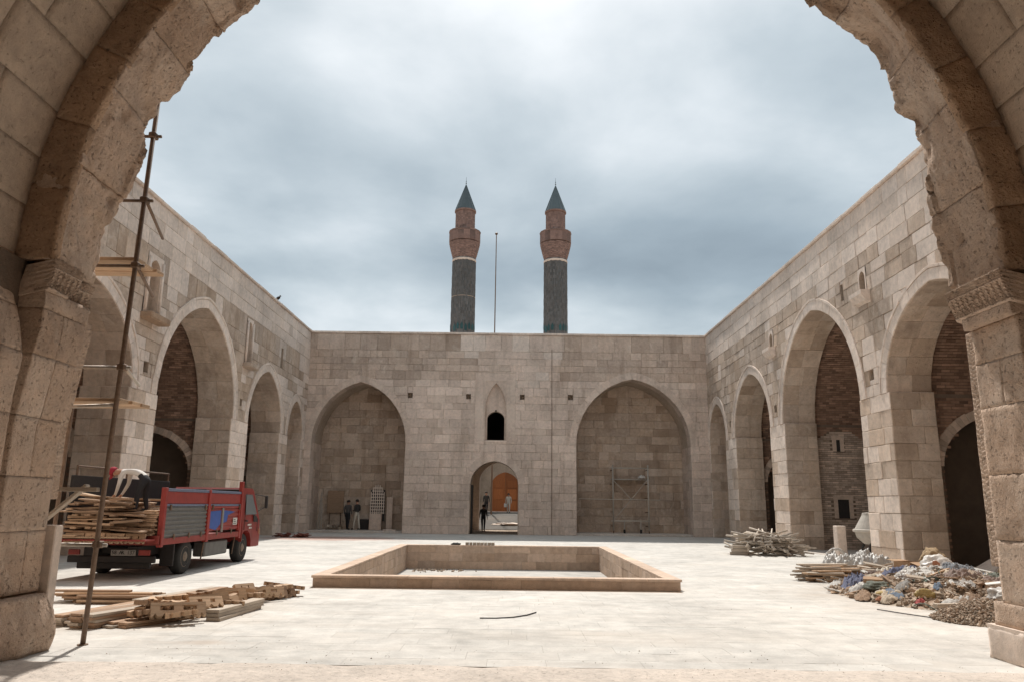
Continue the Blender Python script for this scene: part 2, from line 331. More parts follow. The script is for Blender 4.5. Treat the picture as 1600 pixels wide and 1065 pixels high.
class Arch:
    def __init__(s, cs, hw, zs, rise, hp=None, ring=0.36, k=0.16, z0=0.0):
        s.cs, s.hw, s.zs, s.rise, s.hp, s.ring, s.k, s.z0 = cs, hw, zs, rise, (hw if hp is None else hp), ring, k, z0
    def prof(s, n=24, off=0.0):
        """points (s, z, ns, nz) from left springing over the apex to right springing"""
        hw, rise = s.hw+off, s.rise+off; Rr = 1+s.k; z1 = math.sqrt(Rr*Rr-s.k*s.k); am = math.acos(s.k/Rr)
        left = []
        for i in range(n+1):
            a = am*i/n; x = -(Rr*math.cos(a)-s.k); z = Rr*math.sin(a)/z1
            nx, nzz = -math.cos(a)/hw, math.sin(a)*z1/rise; l = math.hypot(nx, nzz)
            left.append((x*hw, z*rise, nx/l, nzz/l))
        pts = left+[(-x, z, -nx, q) for x, z, nx, q in reversed(left[:-1])]
        return [(s.cs+x, s.zs+z, nx, q) for x, z, nx, q in pts]
    def top(s, q, off=0.0):
        x = abs(q-s.cs)/(s.hw+off); 
        if x >= 1: return s.zs
        Rr = 1+s.k; z1 = math.sqrt(Rr*Rr-s.k*s.k)
        return s.zs+(s.rise+off)*math.sqrt(max(0, Rr*Rr-(x+s.k)**2))/z1
    def clip(s, poly, off):
        """the parts of poly outside the opening grown by off above the springing"""
        zs0 = min(p[1] for p in poly); zs1 = max(p[1] for p in poly); a0 = min(p[0] for p in poly); a1 = max(p[0] for p in poly)
        cz = (zs0+zs1)/2
        if cz < s.zs:
            if cz < s.z0 or a1 <= s.cs-s.hp or a0 >= s.cs+s.hp: return [poly]
            return [p for p in (clip_half(poly, (s.cs-s.hp, 0), (-1, 0)), clip_half(poly, (s.cs+s.hp, 0), (1, 0))) if len(p) > 2]
        if a1 <= s.cs-s.hw-off or a0 >= s.cs+s.hw+off or zs0 >= s.zs+s.rise+off: return [poly]
        parts = [p for p in (clip_half(poly, (s.cs, 0), (-1, 0)), clip_half(poly, (s.cs, 0), (1, 0))) if len(p) > 2] if a0 < s.cs < a1 else [poly]
        pr = s.prof(20, off); out = []
        for p in parts:
            if not any(abs(q[0]-s.cs) < s.hw+off and q[1] < s.top(q[0], off) for q in p):
                out.append(p); continue
            c = (sum(q[0] for q in p)/len(p), sum(q[1] for q in p)/len(p))
            b = min(pr, key=lambda t: (t[0]-c[0])**2+(t[1]-c[1])**2)
            q = clip_half(p, (b[0], b[1]), (b[2], b[3]))
            if len(q) > 2: out.append(q)
        return out
def rect_clip(poly, r):
    a0, a1, b0, b1 = r
    x0 = min(p[0] for p in poly); x1 = max(p[0] for p in poly); y0 = min(p[1] for p in poly); y1 = max(p[1] for p in poly)
    if x1 <= a0 or x0 >= a1 or y1 <= b0 or y0 >= b1: return [poly]
    out = []
    for p0, n in (((a0, 0), (-1, 0)), ((a1, 0), (1, 0))):
        q = clip_half(poly, p0, n)
        if len(q) > 2: out.append(q)
    mid = clip_half(clip_half(poly, (a0, 0), (1, 0)), (a1, 0), (-1, 0)) if len(clip_half(poly, (a0, 0), (1, 0))) > 2 else []
    if len(mid) > 2:
        for p0, n in (((0, b0), (0, -1)), ((0, b1), (0, 1))):
            q = clip_half(mid, p0, n)
            if len(q) > 2: out.append(q)
    return out
class Frame:
    def __init__(s, O, S, Nn): s.O, s.S, s.N, s.Z = Vector(O), Vector(S), Vector(Nn), Vector((0, 0, 1))
    def __call__(s, a, z, d=0.0): return s.O+s.S*a+s.Z*z+s.N*d
def core_sheet(fr, s0, s1, z0, z1, arches, rects, mat, parent, d=0.0, name='wall_core'):
    br = {s0, s1}
    for A in arches:
        br |= {p[0] for p in A.prof(16)} | {A.cs-A.hp, A.cs+A.hp}
    for r in rects: br |= {r[0], r[1]}
    br = sorted(b for b in br if s0-1e-6 <= b <= s1+1e-6); mb = MB()
    for a, b in zip(br, br[1:]):
        if b-a < 1e-5: continue
        m = (a+b)/2; holes = []
        for A in arches:
            if abs(m-A.cs) < A.hw:
                lo = A.z0 if abs(m-A.cs) < A.hp else A.zs
                holes.append((lo, lo, A.top(a), A.top(b)))
        for r in rects:
            if r[0] < m < r[1]: holes.append((r[2], r[2], r[3], r[3]))
        holes.sort(); la, lb = z0, z0
        for h in holes+[(z1, z1, z1, z1)]:
            if h[0]-la > 1e-4 or h[1]-lb > 1e-4: mb.add([fr(a, la, d), fr(b, lb, d), fr(b, h[1], d), fr(a, h[0], d)], [(0, 1, 2, 3)])
            la, lb = h[2], h[3]
    return mb.build(name, mat, parent)
def course_blocks(fr, s0, s1, zlist, arches, rects, lens, tonef, proud=(0.006, 0.022), ringk=0.5, joint=0.005, ch=0.010):
    out = []; prev = []
    for z0, z1 in zip(zlist, zlist[1:]):
        s = s0; cuts = []; first = True
        while s < s1-1e-6:
            ln = rnd(*lens)*(rnd(0.4, 1) if first else 1); first = False
            e = s+ln
            if s1-e < lens[0]*0.5: e = s1
            cuts.append((s, e)); s = e
        for a, b in cuts:
            polys = [[(a, z0), (b, z0), (b, z1), (a, z1)]]
            for A in arches: polys = [q for p in polys for q in A.clip(p, A.ring*ringk)]
            for r in rects: polys = [q for p in polys for q in rect_clip(p, r)]
            for p in polys:
                if len(p) < 3 or area2(p) < 0.012: continue
                c = (sum(q[0] for q in p)/len(p), sum(q[1] for q in p)/len(p)); tn = tonef(c[0], c[1]); mt = None
                if len(tn) > 3: tn, mt = tn[:3], tn[3]
                if len(p) == 4 and min(b-a, z1-z0) > 0.25:
                    q2 = []; kc = random.randint(0, 3) if random.random() < 0.3 else -1
                    for m_ in range(4):
                        A_, B_ = p[m_], p[(m_+1) % 4]; l_ = math.hypot(B_[0]-A_[0], B_[1]-A_[1])
                        if m_ == kc and l_ > 0.2:
                            C_ = p[m_-1]; e1 = rnd(.02, .07)/l_; e2 = rnd(.015, .05)/max(.1, math.hypot(C_[0]-A_[0], C_[1]-A_[1]))
                            q2 += [(A_[0]+(C_[0]-A_[0])*e2, A_[1]+(C_[1]-A_[1])*e2), (A_[0]+(B_[0]-A_[0])*e1, A_[1]+(B_[1]-A_[1])*e1)]
                        else: q2.append(A_)
                    p = q2
                v, f, t = slab([fr(q[0], q[1]) for q in p], fr.N, rnd(*proud), joint, ch*rnd(0.6, 1.5), tone=tn, jit=0.009)
                out.append((v, f, t, mt))
    return out
def ring_stones(fr, A, n, tonef, proud=0.05, width=None, base=0.0):
    pr = A.prof(n*3); m = len(pr)-1; cnt = m//3; out = []; w_ = width or A.ring
    for i in range(cnt):
        seg = pr[i*3:i*3+4]; ww = w_*rnd(0.93, 1.05)
        poly = [fr(p[0]+p[2]*base, p[1]+p[3]*base) for p in seg]+[fr(p[0]+p[2]*(ww+base), p[1]+p[3]*(ww+base)) for p in reversed(seg)]
        tn = tonef(seg[1][0], seg[1][1]); mt = None
        if len(tn) > 3: tn, mt = tn[:3], tn[3]
        v, f, t = slab(poly, fr.N, proud+rnd(-0.006, 0.006), 0.003, 0.008, back=-0.06, tone=tn, jit=0.002); out.append((v, f, t, mt))
    return out
def soffit_stones(fr, A, n, d0, d1, tonef, parts=2, off=0.0):
    """curved underside of an arch, depth d0..d1 behind the wall face"""
    pr = A.prof(n, off); out = []
    for i in range(len(pr)-1):
        p, q = pr[i], pr[i+1]; cut = [d0]+sorted(d0+(d1-d0)*(k/parts+rnd(-0.1, 0.1)) for k in range(1, parts))+[d1]
        for a, b in zip(cut, cut[1:]):
            nrm = -(fr.S*(p[2]+q[2])+fr.Z*(p[3]+q[3])).normalized()
            poly = [fr(p[0], p[1], -a), fr(q[0], q[1], -a), fr(q[0], q[1], -b), fr(p[0], p[1], -b)]
            tn = tonef(p[0], p[1]); mt = tn[3] if len(tn) > 3 else None
            v, f, t = slab(poly, nrm, rnd(0.0, 0.01), 0.003, 0.006, back=-0.03, tone=tn[:3], jit=0.002); out.append((v, f, t, mt))
    return out
def tunnel(fr, A, d0, d1, mat, parent, off=0.0, z0=0.0, name='vault_core', back=True, narrow=True, sides=True, open_far=False):
    mb = MB(); pr = A.prof(14, off); hp = (A.hp if narrow else A.hw)+off
    pts = ([(A.cs-hp, z0)]+([(A.cs-hp, A.zs)] if hp != A.hw+off else []) if sides else [])+[(p[0], p[1]) for p in pr]+(([(A.cs+hp, A.zs)] if hp != A.hw+off else [])+[(A.cs+hp, z0)] if sides else [])
    for a, b in list(zip(pts, pts[1:]))[:-1 if open_far else None]: mb.add([fr(a[0], a[1], -d0), fr(b[0], b[1], -d0), fr(b[0], b[1], -d1), fr(a[0], a[1], -d1)], [(0, 1, 2, 3)])
    if back: mb.add([fr(p[0], p[1], -d1) for p in pts], [tuple(range(len(pts)))])
    return mb.build(name, mat, parent)
def bricks_on(pts_fn, u0, u1, nu, rows, bw, bh, holes=None, proud=0.012, tone=None):
    """brick courses on a surface pts_fn(u, v)->(pos, normal); rows = list of v values"""
    mb = MB(); holes = holes or (lambda u, v: False)
    for j, (v0, v1) in enumerate(zip(rows, rows[1:])):
        u = u0-(bw*0.5 if j % 2 else 0)
        while u < u1:
            a, b = max(u, u0)+0.006, min(u+bw, u1)-0.006; u += bw
            if b-a < 0.03 or holes((a+b)/2, (v0+v1)/2): continue
            g = (v1-v0)*0.09
            P = [pts_fn(a, v0+g), pts_fn(b, v0+g), pts_fn(b, v1-g), pts_fn(a, v1-g)]
            pr = proud*rnd(0.5, 1.3)
            base = [p for p, n in P]; tp = [p+n*pr for p, n in P]
            tn = (rnd(0.65, 1.25), rnd(0, 1), rnd(-1, 1)) if tone is None else tone()
            mb.add(base+tp, [(4, 5, 6, 7), (0, 1, 5, 4), (1, 2, 6, 5), (2, 3, 7, 6), (3, 0, 4, 7)], tn)
    return mb

# ================================================================== THE SETTING
XL, XR, YB, HW = -11.85, 11.25, 44.0, 11.45
POOL = (-3.95, 3.40, 15.85, 28.30)
# ---- ground sheet and paving
g = MB()
def gq(x0, x1, y0, y1, z=-0.012, z1=None):
    z1 = z if z1 is None else z1
    g.add([(x0, y0, z), (x1, y0, z), (x1, y1, z1), (x0, y1, z1)], [(0, 1, 2, 3)], (0.9, 0.5, 0))
gq(-30, POOL[0]+0.1, -20, 44); gq(POOL[1]-0.1, 30, -20, 44); gq(POOL[0]+0.1, POOL[1]-0.1, -20, POOL[2]+0.1); gq(POOL[0]+0.1, POOL[1]-0.1, POOL[3]-0.1, 44)
gq(-30, 30, 44, 54, 0.0); gq(-900, 900, 54, 74, 0.0, 0.92); gq(-900, 900, 74, 1500, 0.92)
gq(-900, -30, -900, 54); gq(30, 900, -900, 54); gq(-30, 30, -900, -20)
ground = struct(g.build('ground', S_RUBBLE))
pave = struct(MB().add([(-6, 8.36, -0.010), (7, 8.36, -0.010), (7, 9.4, -0.010), (-6, 9.4, -0.010)], [(0, 1, 2, 3)]).build('courtyard_paving', S_MORT))
pieces = []; y = 8.37
while y < 43.9:
    h = rnd(0.36, 0.44); xlo, xhi = (XL-1.8, XR+1.8) if y > 9.3 else (-6.0, 6.6)
    x = xlo-rnd(0, 0.5)
    while x < xhi:
        ln = rnd(0.55, 1.15); x1 = min(x+ln, xhi); xa = max(x, xlo); x = x+ln
        if x1-xa < 0.05: continue
        spans = [(xa, x1)]
        if y+h > POOL[2] and y < POOL[3]:
            spans = [(xa, min(x1, POOL[0]+0.05)), (max(xa, POOL[1]-0.05), x1)]
        for a, b in spans:
            if b-a < 0.06: continue
            t = 0.003; j = 0.0002; z = rnd(-0.0005, 0.0005); c = 0.0009
            vs = [(a+j, y+j, -0.008), (b-j, y+j, -0.008), (b-j, y+h-j, -0.008), (a+j, y+h-j, -0.008)]
            vs += [(a+j+c, y+j+c, z), (b-j-c, y+j+c, z+rnd(-.001, .001)), (b-j-c, y+h-j-c, z), (a+j+c, y+h-j-c, z+rnd(-.001, .001))]
            pieces.append((vs, [(0, 1, 5, 4), (1, 2, 6, 5), (2, 3, 7, 6), (3, 0, 4, 7), (4, 5, 6, 7)], (rnd(0.965, 1.03), rnd(0, 0.5), rnd(-0.6, 0.6))))
    y += h
def pk(p):
    c = sum((Vector(v) for v in p[0]), Vector())/8
    return abs((c-EYE).dot(CR)/max(0.1, (c-EYE).dot(CF))) < 0.62 and c.y > 8
front = [p for p in pieces if pk(p)]; other = [p for p in pieces if not pk(p)]
emit_pieces(front, 'paving_slab', S_PAVE, pave, 300, 8, stuffname='far_paving_slabs')
emit_pieces(other, 'paving_slab', S_PAVE, pave, 0, stuffname='outer_paving_slabs')
# iwan floor: one low rough step in front of the camera
fl = MB(); nx, ny = 90, 60
for i in range(nx+1):
    for j in range(ny+1):
        x = -6.2+12.4*i/nx; yy = -4+12.34*j/ny
        edge = 0.05*fnz((x, 0, 0), 1.5, 4) if j == ny else 0
        fl.v.append(Vector((x, yy+edge, 0.03+0.012*fnz((x, yy, 0), 2.2, 4)+(0.0 if j < ny-0.5 else -0.02))))
for i in range(nx):
    for j in range(ny):
        k = i*(ny+1)+j; fl.f.append([k, k+ny+1, k+ny+2, k+1]); fl.t.append((1, 0.4, 0))
struct(fl.build('iwan_floor', S_IWANF, smooth=True))
gr = MB()
for _ in range(420):
    x, yy = rnd(-4.9, 5.2), rnd(7.75, 9.4) if random.random() < 0.75 else rnd(9, 14)
    s = rnd(0.003, 0.010)*(1.5 if random.random() < 0.1 else 1); q = [Vector((rnd(-1, 1), rnd(-1, 1), rnd(0, 1))).normalized()*s*rnd(0.6, 1.2) for _ in range(5)]
    zz = 0.04 if yy < 8.3 else 0.0
    gr.add([Vector((x, yy, zz))+p for p in q]+[(x, yy, zz+s)], [(0, 1, 5), (1, 2, 5), (2, 3, 5), (3, 4, 5), (4, 0, 5)], (rnd(0.6, 1.1), rnd(0, 1), 0))
o = gr.build('scattered_grit', S_RUBBLE, kind='stuff'); tag(o, 'small stone chips scattered over the iwan step and pale paving', 'gravel')

# ---- back wall with two alcoves, doorway and window niche
bw = thing('back_wall', 'back courtyard wall with two tall alcove arches and a central doorway', 'wall', (-0.3, YB, 0))
FB = Frame((0, YB, 0), (1, 0, 0), (0, -1, 0))
aA = Arch(-8.77, 2.69, 5.0, 3.48, ring=0.40, k=0.28); aB = Arch(6.92, 3.27, 5.0, 3.82, ring=0.40, k=0.20)
aD = Arch(-0.98, 1.34, 2.75, 1.28, hp=1.37, ring=0.42, k=0.08)
WIN = (-1.55, -0.36, 5.22, 8.50)            # window niche: pointed recess in a plain frame
holesB = [(-6.05, -5.77, 7.58, 7.88), (-2.68, -2.42, 7.56, 7.84), (0.42, 0.68, 7.56, 7.84), (3.18, 3.48, 7.57, 7.87)]
core_sheet(FB, XL-2, XR+2, 0, HW-0.12, [aA, aB, aD], [(-2.16, 0.16, 5.18, 9.10)]+holesB, S_MORT, bw, -0.02)
zB = [2.75*i/6 for i in range(7)]+[2.75+2.25*i/5 for i in range(1, 6)]
while zB[-1] < 10.9: zB.append(zB[-1]+rnd(0.34, 0.56))
zB[-1] = HW-0.12
def toneB(s, z):
    n = fnz((s, z, 3), 0.35, 3); old = z > 8.7 and not (-1.8 < s < 2.6)
    new = (-0.2 < s < 2.4 and z > 8 and random.random() < 0.5) or (-3.4 < s < -1 and 9.6 < z < 11 and random.random() < 0.4)
    v = rnd(0.86, 1.10)+0.14*n
    if new: return (rnd(0.85, 1.0), rnd(0, .4), -0.5, S_NEW)
    if old: return (v*0.93, min(1, rnd(0.5, 1.0)), rnd(-0.4, 1.0))
    return (v*1.02, max(0, rnd(-0.2, 0.45)), rnd(-1, 0.2))
blk = course_blocks(FB, XL, XR, zB, [aA, aB, aD], [(-2.16, 0.16, 5.18, 9.10)]+holesB, (0.55, 1.15), toneB, proud=(0.004, 0.014))
emit_pieces(blk, 'stone_block', S_BACK, bw, 300, 8)
tone_ring = lambda s, z: (rnd(0.92, 1.1), rnd(0, 0.5), rnd(-1, 0))
for A, n in ((aA, 11), (aB, 13), (aD, 6)):
    emit_pieces(ring_stones(FB, A, n, tone_ring, 0.024), 'voussoir', S_BACK, bw, 300, 4)
for A in (aA, aB):
    emit_pieces(soffit_stones(FB, A, 9, 0, 0.8, lambda s, z: (rnd(0.8, 1.0), rnd(0, .6), rnd(-1, .5)), 1), 'soffit_stone', S_BACK, bw, 300, 5)
    tunnel(FB, A, 0.001, 2.5, S_MORT, bw, 0.012, 0.0, 'alcove_lining', back=False)
    ra = MB(); ra.add([FB(A.cs-A.hw-0.3, 0, -2.48), FB(A.cs+A.hw+0.3, 0, -2.48), FB(A.cs+A.hw+0.3, A.zs+A.rise+0.3, -2.48), FB(A.cs-A.hw-0.3, A.zs+A.rise+0.3, -2.48)], [(0, 1, 2, 3)])
    rear = ra.build('alcove_rear_wall', S_MORT, bw)
    FR = Frame((0, YB+2.46, 0), (1, 0, 0), (0, -1, 0)); zz = [0.1+0.47*i for i in range(20)]
    emit_pieces(course_blocks(FR, A.cs-A.hw-0.1, A.cs+A.hw+0.1, zz, [], [], (0.55, 1.2), lambda s, z: (rnd(0.80, 1.0), rnd(0.2, 1), rnd(-0.5, 1)), proud=(0.004, 0.03)), 'stone_block', S_WALL, rear, 300, 6)
    for sgn in (-1, 1):
        FS = Frame((A.cs+sgn*A.hw, YB, 0), (0, 1, 0), (-sgn, 0, 0)); sd = MB()
        emit_pieces([p for p in course_blocks(FS, 0.82, 2.45, [0.1+0.49*i for i in range(11)], [], [], (0.6, 1.2), lambda s, z: (rnd(0.8, 1.05), rnd(0, 0.9), rnd(-0.5, 0.6)), proud=(0.004, 0.012))], 'side_stone', S_BACK, bw, 300, 5)
        emit_pieces([p for p in course_blocks(FS, 0.0, 0.80, [2.75*i/6 for i in range(7)]+[2.75+2.25*i/5 for i in range(1, 6)], [], [], (0.5, 0.8), toneB, proud=(0.004, 0.010))], 'jamb_stone', S_BACK, bw, 300, 5)
    MB().bbox((A.cs-A.hw+0.02, YB+0.10, -0.02), (A.cs+A.hw-0.02, YB+2.47, 0.11), 0.02).build('alcove_floor', S_IWANF, bw)
# coping along the top
x = XL-0.9; cop = []
while x < XR+0.9:
    e = min(x+rnd(1.0, 1.5), XR+0.9); m = MB().bbox((x+0.004, YB-0.09, HW-0.12), (e-0.004, YB+0.8, HW+rnd(-0.004, 0.004)), 0.012, (rnd(0.9, 1.05), rnd(0, .5), 0)); cop.append((m.v, m.f, m.t[0])); x = e
emit_pieces(cop, 'coping_stone', S_NEW, bw, 300, 4)
MB().box((XL-9, YB+0.3, HW-0.4), (XR+9, YB+8.2, HW-0.14)).build('roof_slab', S_MORT, bw)
MB().box((XL-9, YB+8.0, 4.75), (XR+9, YB+8.25, HW-0.41)).box((XL-9, YB+8.0, -0.02), (-2.2, YB+8.25, 4.74)).box((1.0, YB+8.0, -0.02), (XR+9, YB+8.25, 4.74)).build('outer_wall', S_MORT, bw)
# window niche
wn = MB().box((-2.16, YB+0.0, 5.18), (-1.58, YB+0.10, 9.10), (1.02, .2, -1)).box((-0.33, YB+0.0, 5.18), (0.16, YB+0.10, 9.10), (1.0, .2, -1)).box((-1.58, YB, 8.62), (-0.33, YB+0.10, 9.10), (1.03, .2, -1))
wn.build('niche_frame', S_BACK, bw)
nich = Arch(-0.955, 0.60, 6.9, 1.60, k=1.6, ring=0.1); FN = Frame((0, YB+0.02, 0), (1, 0, 0), (0, -1, 0))
core_sheet(FN, -1.58, -0.33, 5.18, 8.63, [Arch(-0.955, 0.60, 6.9, 1.60, k=1.6, z0=5.22)], [], S_BACK, bw, 0.0, 'niche_surround')
tunnel(FN, nich, 0.0, 0.22, S_BACK, bw, 0, 5.22, 'niche_reveal', back=False)
winA = Arch(-0.955, 0.495, 6.45, 0.44, k=0.25, z0=5.24)
FW = Frame((0, YB+0.2, 0), (1, 0, 0), (0, -1, 0))
core_sheet(FW, -1.6, -0.3, 5.18, 8.6, [winA], [(-1.0, -0.91, 6.86, 6.97)], S_BACK, bw, 0.0, 'window_wall')
tunnel(FW, winA, 0.0, 0.5, S_MORT, bw, 0, 5.24, 'window_reveal', back=False); MB().box((-2.2, YB+0.72, 5.2), (-2.1, YB+4.6, 7.6)).box((0.2, YB+0.72, 5.2), (0.3, YB+4.6, 7.6)).box((-2.2, YB+4.6, 5.2), (0.3, YB+4.7, 7.6)).box((-2.2, YB+0.72, 7.6), (0.3, YB+4.7, 7.7)).box((-2.1, YB+0.701, 5.2), (-1.46, YB+0.71, 7.6)).box((-0.45, YB+0.701, 5.2), (0.2, YB+0.71, 7.6)).box((-1.46, YB+0.701, 6.9), (-0.45, YB+0.71, 7.6)).build('darkened_window_chamber', M_DARK, bw)  # window's darkness is put into the near-black colour of the chamber walls
MB().bbox((-1.62, YB-0.03, 5.10), (-0.29, YB+0.15, 5.19), 0.01, (1.1, 0, -1)).build('window_sill', S_BACK, bw)
emit_pieces(ring_stones(FN, nich, 7, lambda s, z: (0.98, .3, -1), 0.03, 0.07), 'niche_moulding', S_BACK, bw, 300, 3)
for r in holesB:
    MB().add([(r[0], YB, r[2]), (r[1], YB, r[2]), (r[1], YB, r[3]), (r[0], YB, r[3]), (r[0], YB+0.35, r[2]), (r[1], YB+0.35, r[2]), (r[1], YB+0.35, r[3]), (r[0], YB+0.35, r[3])], [(4, 5, 6, 7), (0, 1, 5, 4), (1, 2, 6, 5), (2, 3, 7, 6), (3, 0, 4, 7)]).build('beam_hole', S_MORT, bw)
# door passage
tunnel(FB, aD, 0.0, 0.9, S_MORT, bw, 0.004, 0.0, 'doorway_reveal', back=False)
mp_ = MB().box((-2.75, YB+0.9, -0.01), (-2.6, YB+8.0, 5.0)).box((0.9, YB+0.9, -0.01), (1.05, YB+8.0, 5.0)).box((-2.75, YB+0.9, 5.0), (1.05, YB+8.0, 5.15)).box((-2.75, YB+0.88, 4.1), (1.05, YB+0.9, 5.0)).box((-2.75, YB+0.88, 0), (-2.36, YB+0.9, 4.1)).box((0.4, YB+0.88, 0), (1.05, YB+0.9, 4.1))
mp_.build('passage_lining', S_MORT, bw)
FP = Frame((0, YB+7.9, 0), (1, 0, 0), (0, -1, 0)); aP = Arch(-0.6, 1.52, 3.1, 1.35, k=0.1)
core_sheet(FP, -2.7, 1.0, 0, 5.1, [aP], [], S_NEW, bw, 0.0, 'passage_end_wall'); tunnel(FP, aP, 0, 0.4, S_NEW, bw, 0, 0, 'passage_end_reveal', back=False)
MB().bbox((-2.30, YB+0.35, 0.03), (-2.22, YB+1.6, 2.72), 0.01).build('open_door_leaf', M_DARK, bw)
# drain pipe and cable down the wall face
pipe = MB().tube((2.26, YB-0.045, 0.02), (2.26, YB-0.045, 10.5), 0.013, 8)
o = pipe.build('lightning_cable', M_STEEL); tag(o, 'dark vertical cable running down the middle of the back wall', 'cable')

# ---- arcade walls left and right
def arcade(side):
    X = XL if side < 0 else XR
    if side < 0:
        wall = thing('arcade_wall', 'left arcade wall with pointed arches behind the red truck', 'wall', (X, 28, 0))
        specs = [(20.6, 3.0, 5.05, 2.75, 'room'), (28.9, 3.58, 5.05, 3.85, 'room'), (36.8, 2.50, 5.05, 2.75, 'room'), (41.95, 1.45, 5.05, 2.0, 'blind')]
        y0 = 9.4
    else:
        wall = thing('arcade_wall', 'right arcade wall with pointed arches behind the rubbish heap', 'wall', (X, 28, 0))
        specs = [(20.0, 2.85, 5.05, 2.62, 'room'), (28.25, 3.62, 5.05, 3.88, 'room'), (36.15, 2.72, 5.05, 2.80, 'room'), (42.2, 1.72, 5.05, 2.15, 'blind')]
        y0 = 9.4
    F_ = Frame((X, 0, 0), (0, 1, 0), (-side, 0, 0)); TH = 1.32 if side > 0 else 1.5
    arcs = [Arch(c, h, z, r, hp=h-0.12, ring=0.42, k=0.17) for c, h, z, r, _ in specs]
    if side > 0:
        wins = [(23.55, 24.10, 8.40, 9.22), (32.45, 33.0, 8.39, 9.15)]; slits = [(25.28, 25.50, 8.55, 9.12)]
        bh = [(23.60, 23.90, 5.58, 5.90), (32.55, 32.85, 5.62, 5.92), (39.48, 39.76, 5.68, 5.98)]
    else:
        wins = [(23.75, 24.85, 7.50, 9.52), (33.25, 34.05, 7.62, 9.62)]; slits = [(38.5, 38.85, 8.32, 9.32)]
        bh = [(24.25, 24.58, 5.66, 6.0), (33.15, 33.45, 5.70, 6.0), (39.45, 39.75, 5.8, 6.08)]
    rects = wins+slits+bh
    core_sheet(F_, y0, YB+0.05, 0, HW-0.12, arcs, rects, S_MORT, wall, -0.02)
    zl = [0.505*i for i in range(11)]
    while zl[-1] < 9.3: zl.append(zl[-1]+rnd(0.34, 0.56))
    zl[-1] = 9.72; zl += [10.25, 10.78, HW-0.12]
    def tn(s, z):
        n = fnz((s, z, 8+side), 0.4, 3)
        if z > 9.72: return (rnd(0.86, 1.06), rnd(0, 0.7), rnd(-1, 0), S_NEW)
        if z < 5.05:
            if fnz((s, z, 60+side), 0.8, 3)+rnd(-.25, .25) > -0.12: return (rnd(1.0, 1.14), rnd(0, 0.6), -1, S_NEW)
            return (rnd(0.88, 1.12), rnd(0, 0.7), rnd(-1, 0.6))
        if fnz((s, z, 40+side), 0.55, 3)+rnd(-.2, .2) > 0.22: return (rnd(0.85, 1.0), rnd(0, 0.6), -1, S_NEW)
        return (rnd(0.78, 0.98)+0.15*n, min(1, max(0, 0.5+0.6*n+rnd(-0.3, 0.3))), rnd(-0.6, 0.9))
    blk = course_blocks(F_, y0, YB, zl, arcs, rects, (0.5, 1.2), tn, proud=(0.006, 0.024), joint=0.006, ch=0.012)
    vis = [p for p in blk if p[0][0][1] > (17.0 if side > 0 else 18.5)]; hid = [p for p in blk if not p[0][0][1] > (17.0 if side > 0 else 18.5)]
    emit_pieces(vis, 'stone_block', S_WALL, wall, 300, 8); emit_pieces(hid, 'stone_block', S_WALL, wall, 0, stuffname='hidden_blocks')
    newt = lambda s, z: (rnd(0.90, 1.06), rnd(0, 0.6), -1, S_NEW)
    for A, n, kind in zip(arcs, (9, 10, 8, 6), [s[4] for s in specs]):
        emit_pieces(ring_stones(F_, A, n, newt, 0.035, 0.34, 0.0), 'voussoir', S_NEW, wall, 300, 4)
        emit_pieces(ring_stones(F_, A, n, newt, 0.055, 0.09, 0.34), 'hood_mould_stone', S_NEW, wall, 300, 4)
        tso = lambda s, z: (rnd(0.85, 1.08), rnd(0.1, 0.9), rnd(-0.8, 1.0))
        D1 = TH if kind == 'room' else 0.95
        tunnel(F_, A, 0.001, D1, S_MORT, wall, 0.012, 0.0, 'arch_reveal', back=(kind != 'room'))
        emit_pieces(soffit_stones(F_, A, 7, 0.0, D1, tso, 2), 'soffit_stone', S_WALL, wall, 300, 5)
        yj = A.cs+A.hp                     # far jamb, facing the camera
        FJ = Frame((X, yj, 0), (side, 0, 0), (0, -1, 0))
        emit_pieces(course_blocks(FJ, 0.0, D1, [0.505*i for i in range(11)], [], [], (0.55, 1.0), tso, proud=(0.004, 0.016)), 'jamb_stone', S_WALL, wall, 300, 5)
        MB().box((min(X, X+side*D1), yj, 5.04), (max(X, X+side*D1), yj+0.13, 5.055)).box((min(X, X+side*D1), A.cs-A.hp-0.13, 5.04), (max(X, X+side*D1), A.cs-A.hp, 5.055)).build('impost_ledge', S_NEW, wall)
        if kind == 'blind':
            FQ = Frame((X+side*0.94, 0, 0), (0, 1, 0), (-side, 0, 0))
            emit_pieces(course_blocks(FQ, A.cs-A.hw, A.cs+A.hw, [0.48*i for i in range(16)], [], [], (0.5, 1.0), tso, proud=(0.004, 0.014)), 'infill_stone', S_BACK, wall, 300, 6)
            continue
        # room behind: brick barrel vault across, side walls with an arch
        RD = TH+5.2; off = 0.22
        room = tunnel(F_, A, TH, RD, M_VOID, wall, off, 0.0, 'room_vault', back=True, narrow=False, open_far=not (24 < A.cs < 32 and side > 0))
        jm = MB()                                                      # back of the pier between reveal and room
        for sg in (-1, 1):
            a, b = A.cs+sg*A.hp, A.cs+sg*(A.hw+off); jm.add([F_(a, 0, -TH), F_(b, 0, -TH), F_(b, A.zs, -TH), F_(a, A.zs, -TH)], [(0, 1, 2, 3)])
        pa, pb = A.prof(14), A.prof(14, off)
        for i in range(len(pa)-1): jm.add([F_(pa[i][0], pa[i][1], -TH), F_(pa[i+1][0], pa[i+1][1], -TH), F_(pb[i+1][0], pb[i+1][1], -TH), F_(pb[i][0], pb[i][1], -TH)], [(0, 1, 2, 3)])
        jm.build('pier_back', S_MORT, wall)
        ys = A.cs+A.hw+off-0.012
        pr = [p for p in A.prof(30, off-0.012) if p[0] >= A.cs-0.2]; pr.reverse()     # springing -> apex on the far side
        ln = [0.0]
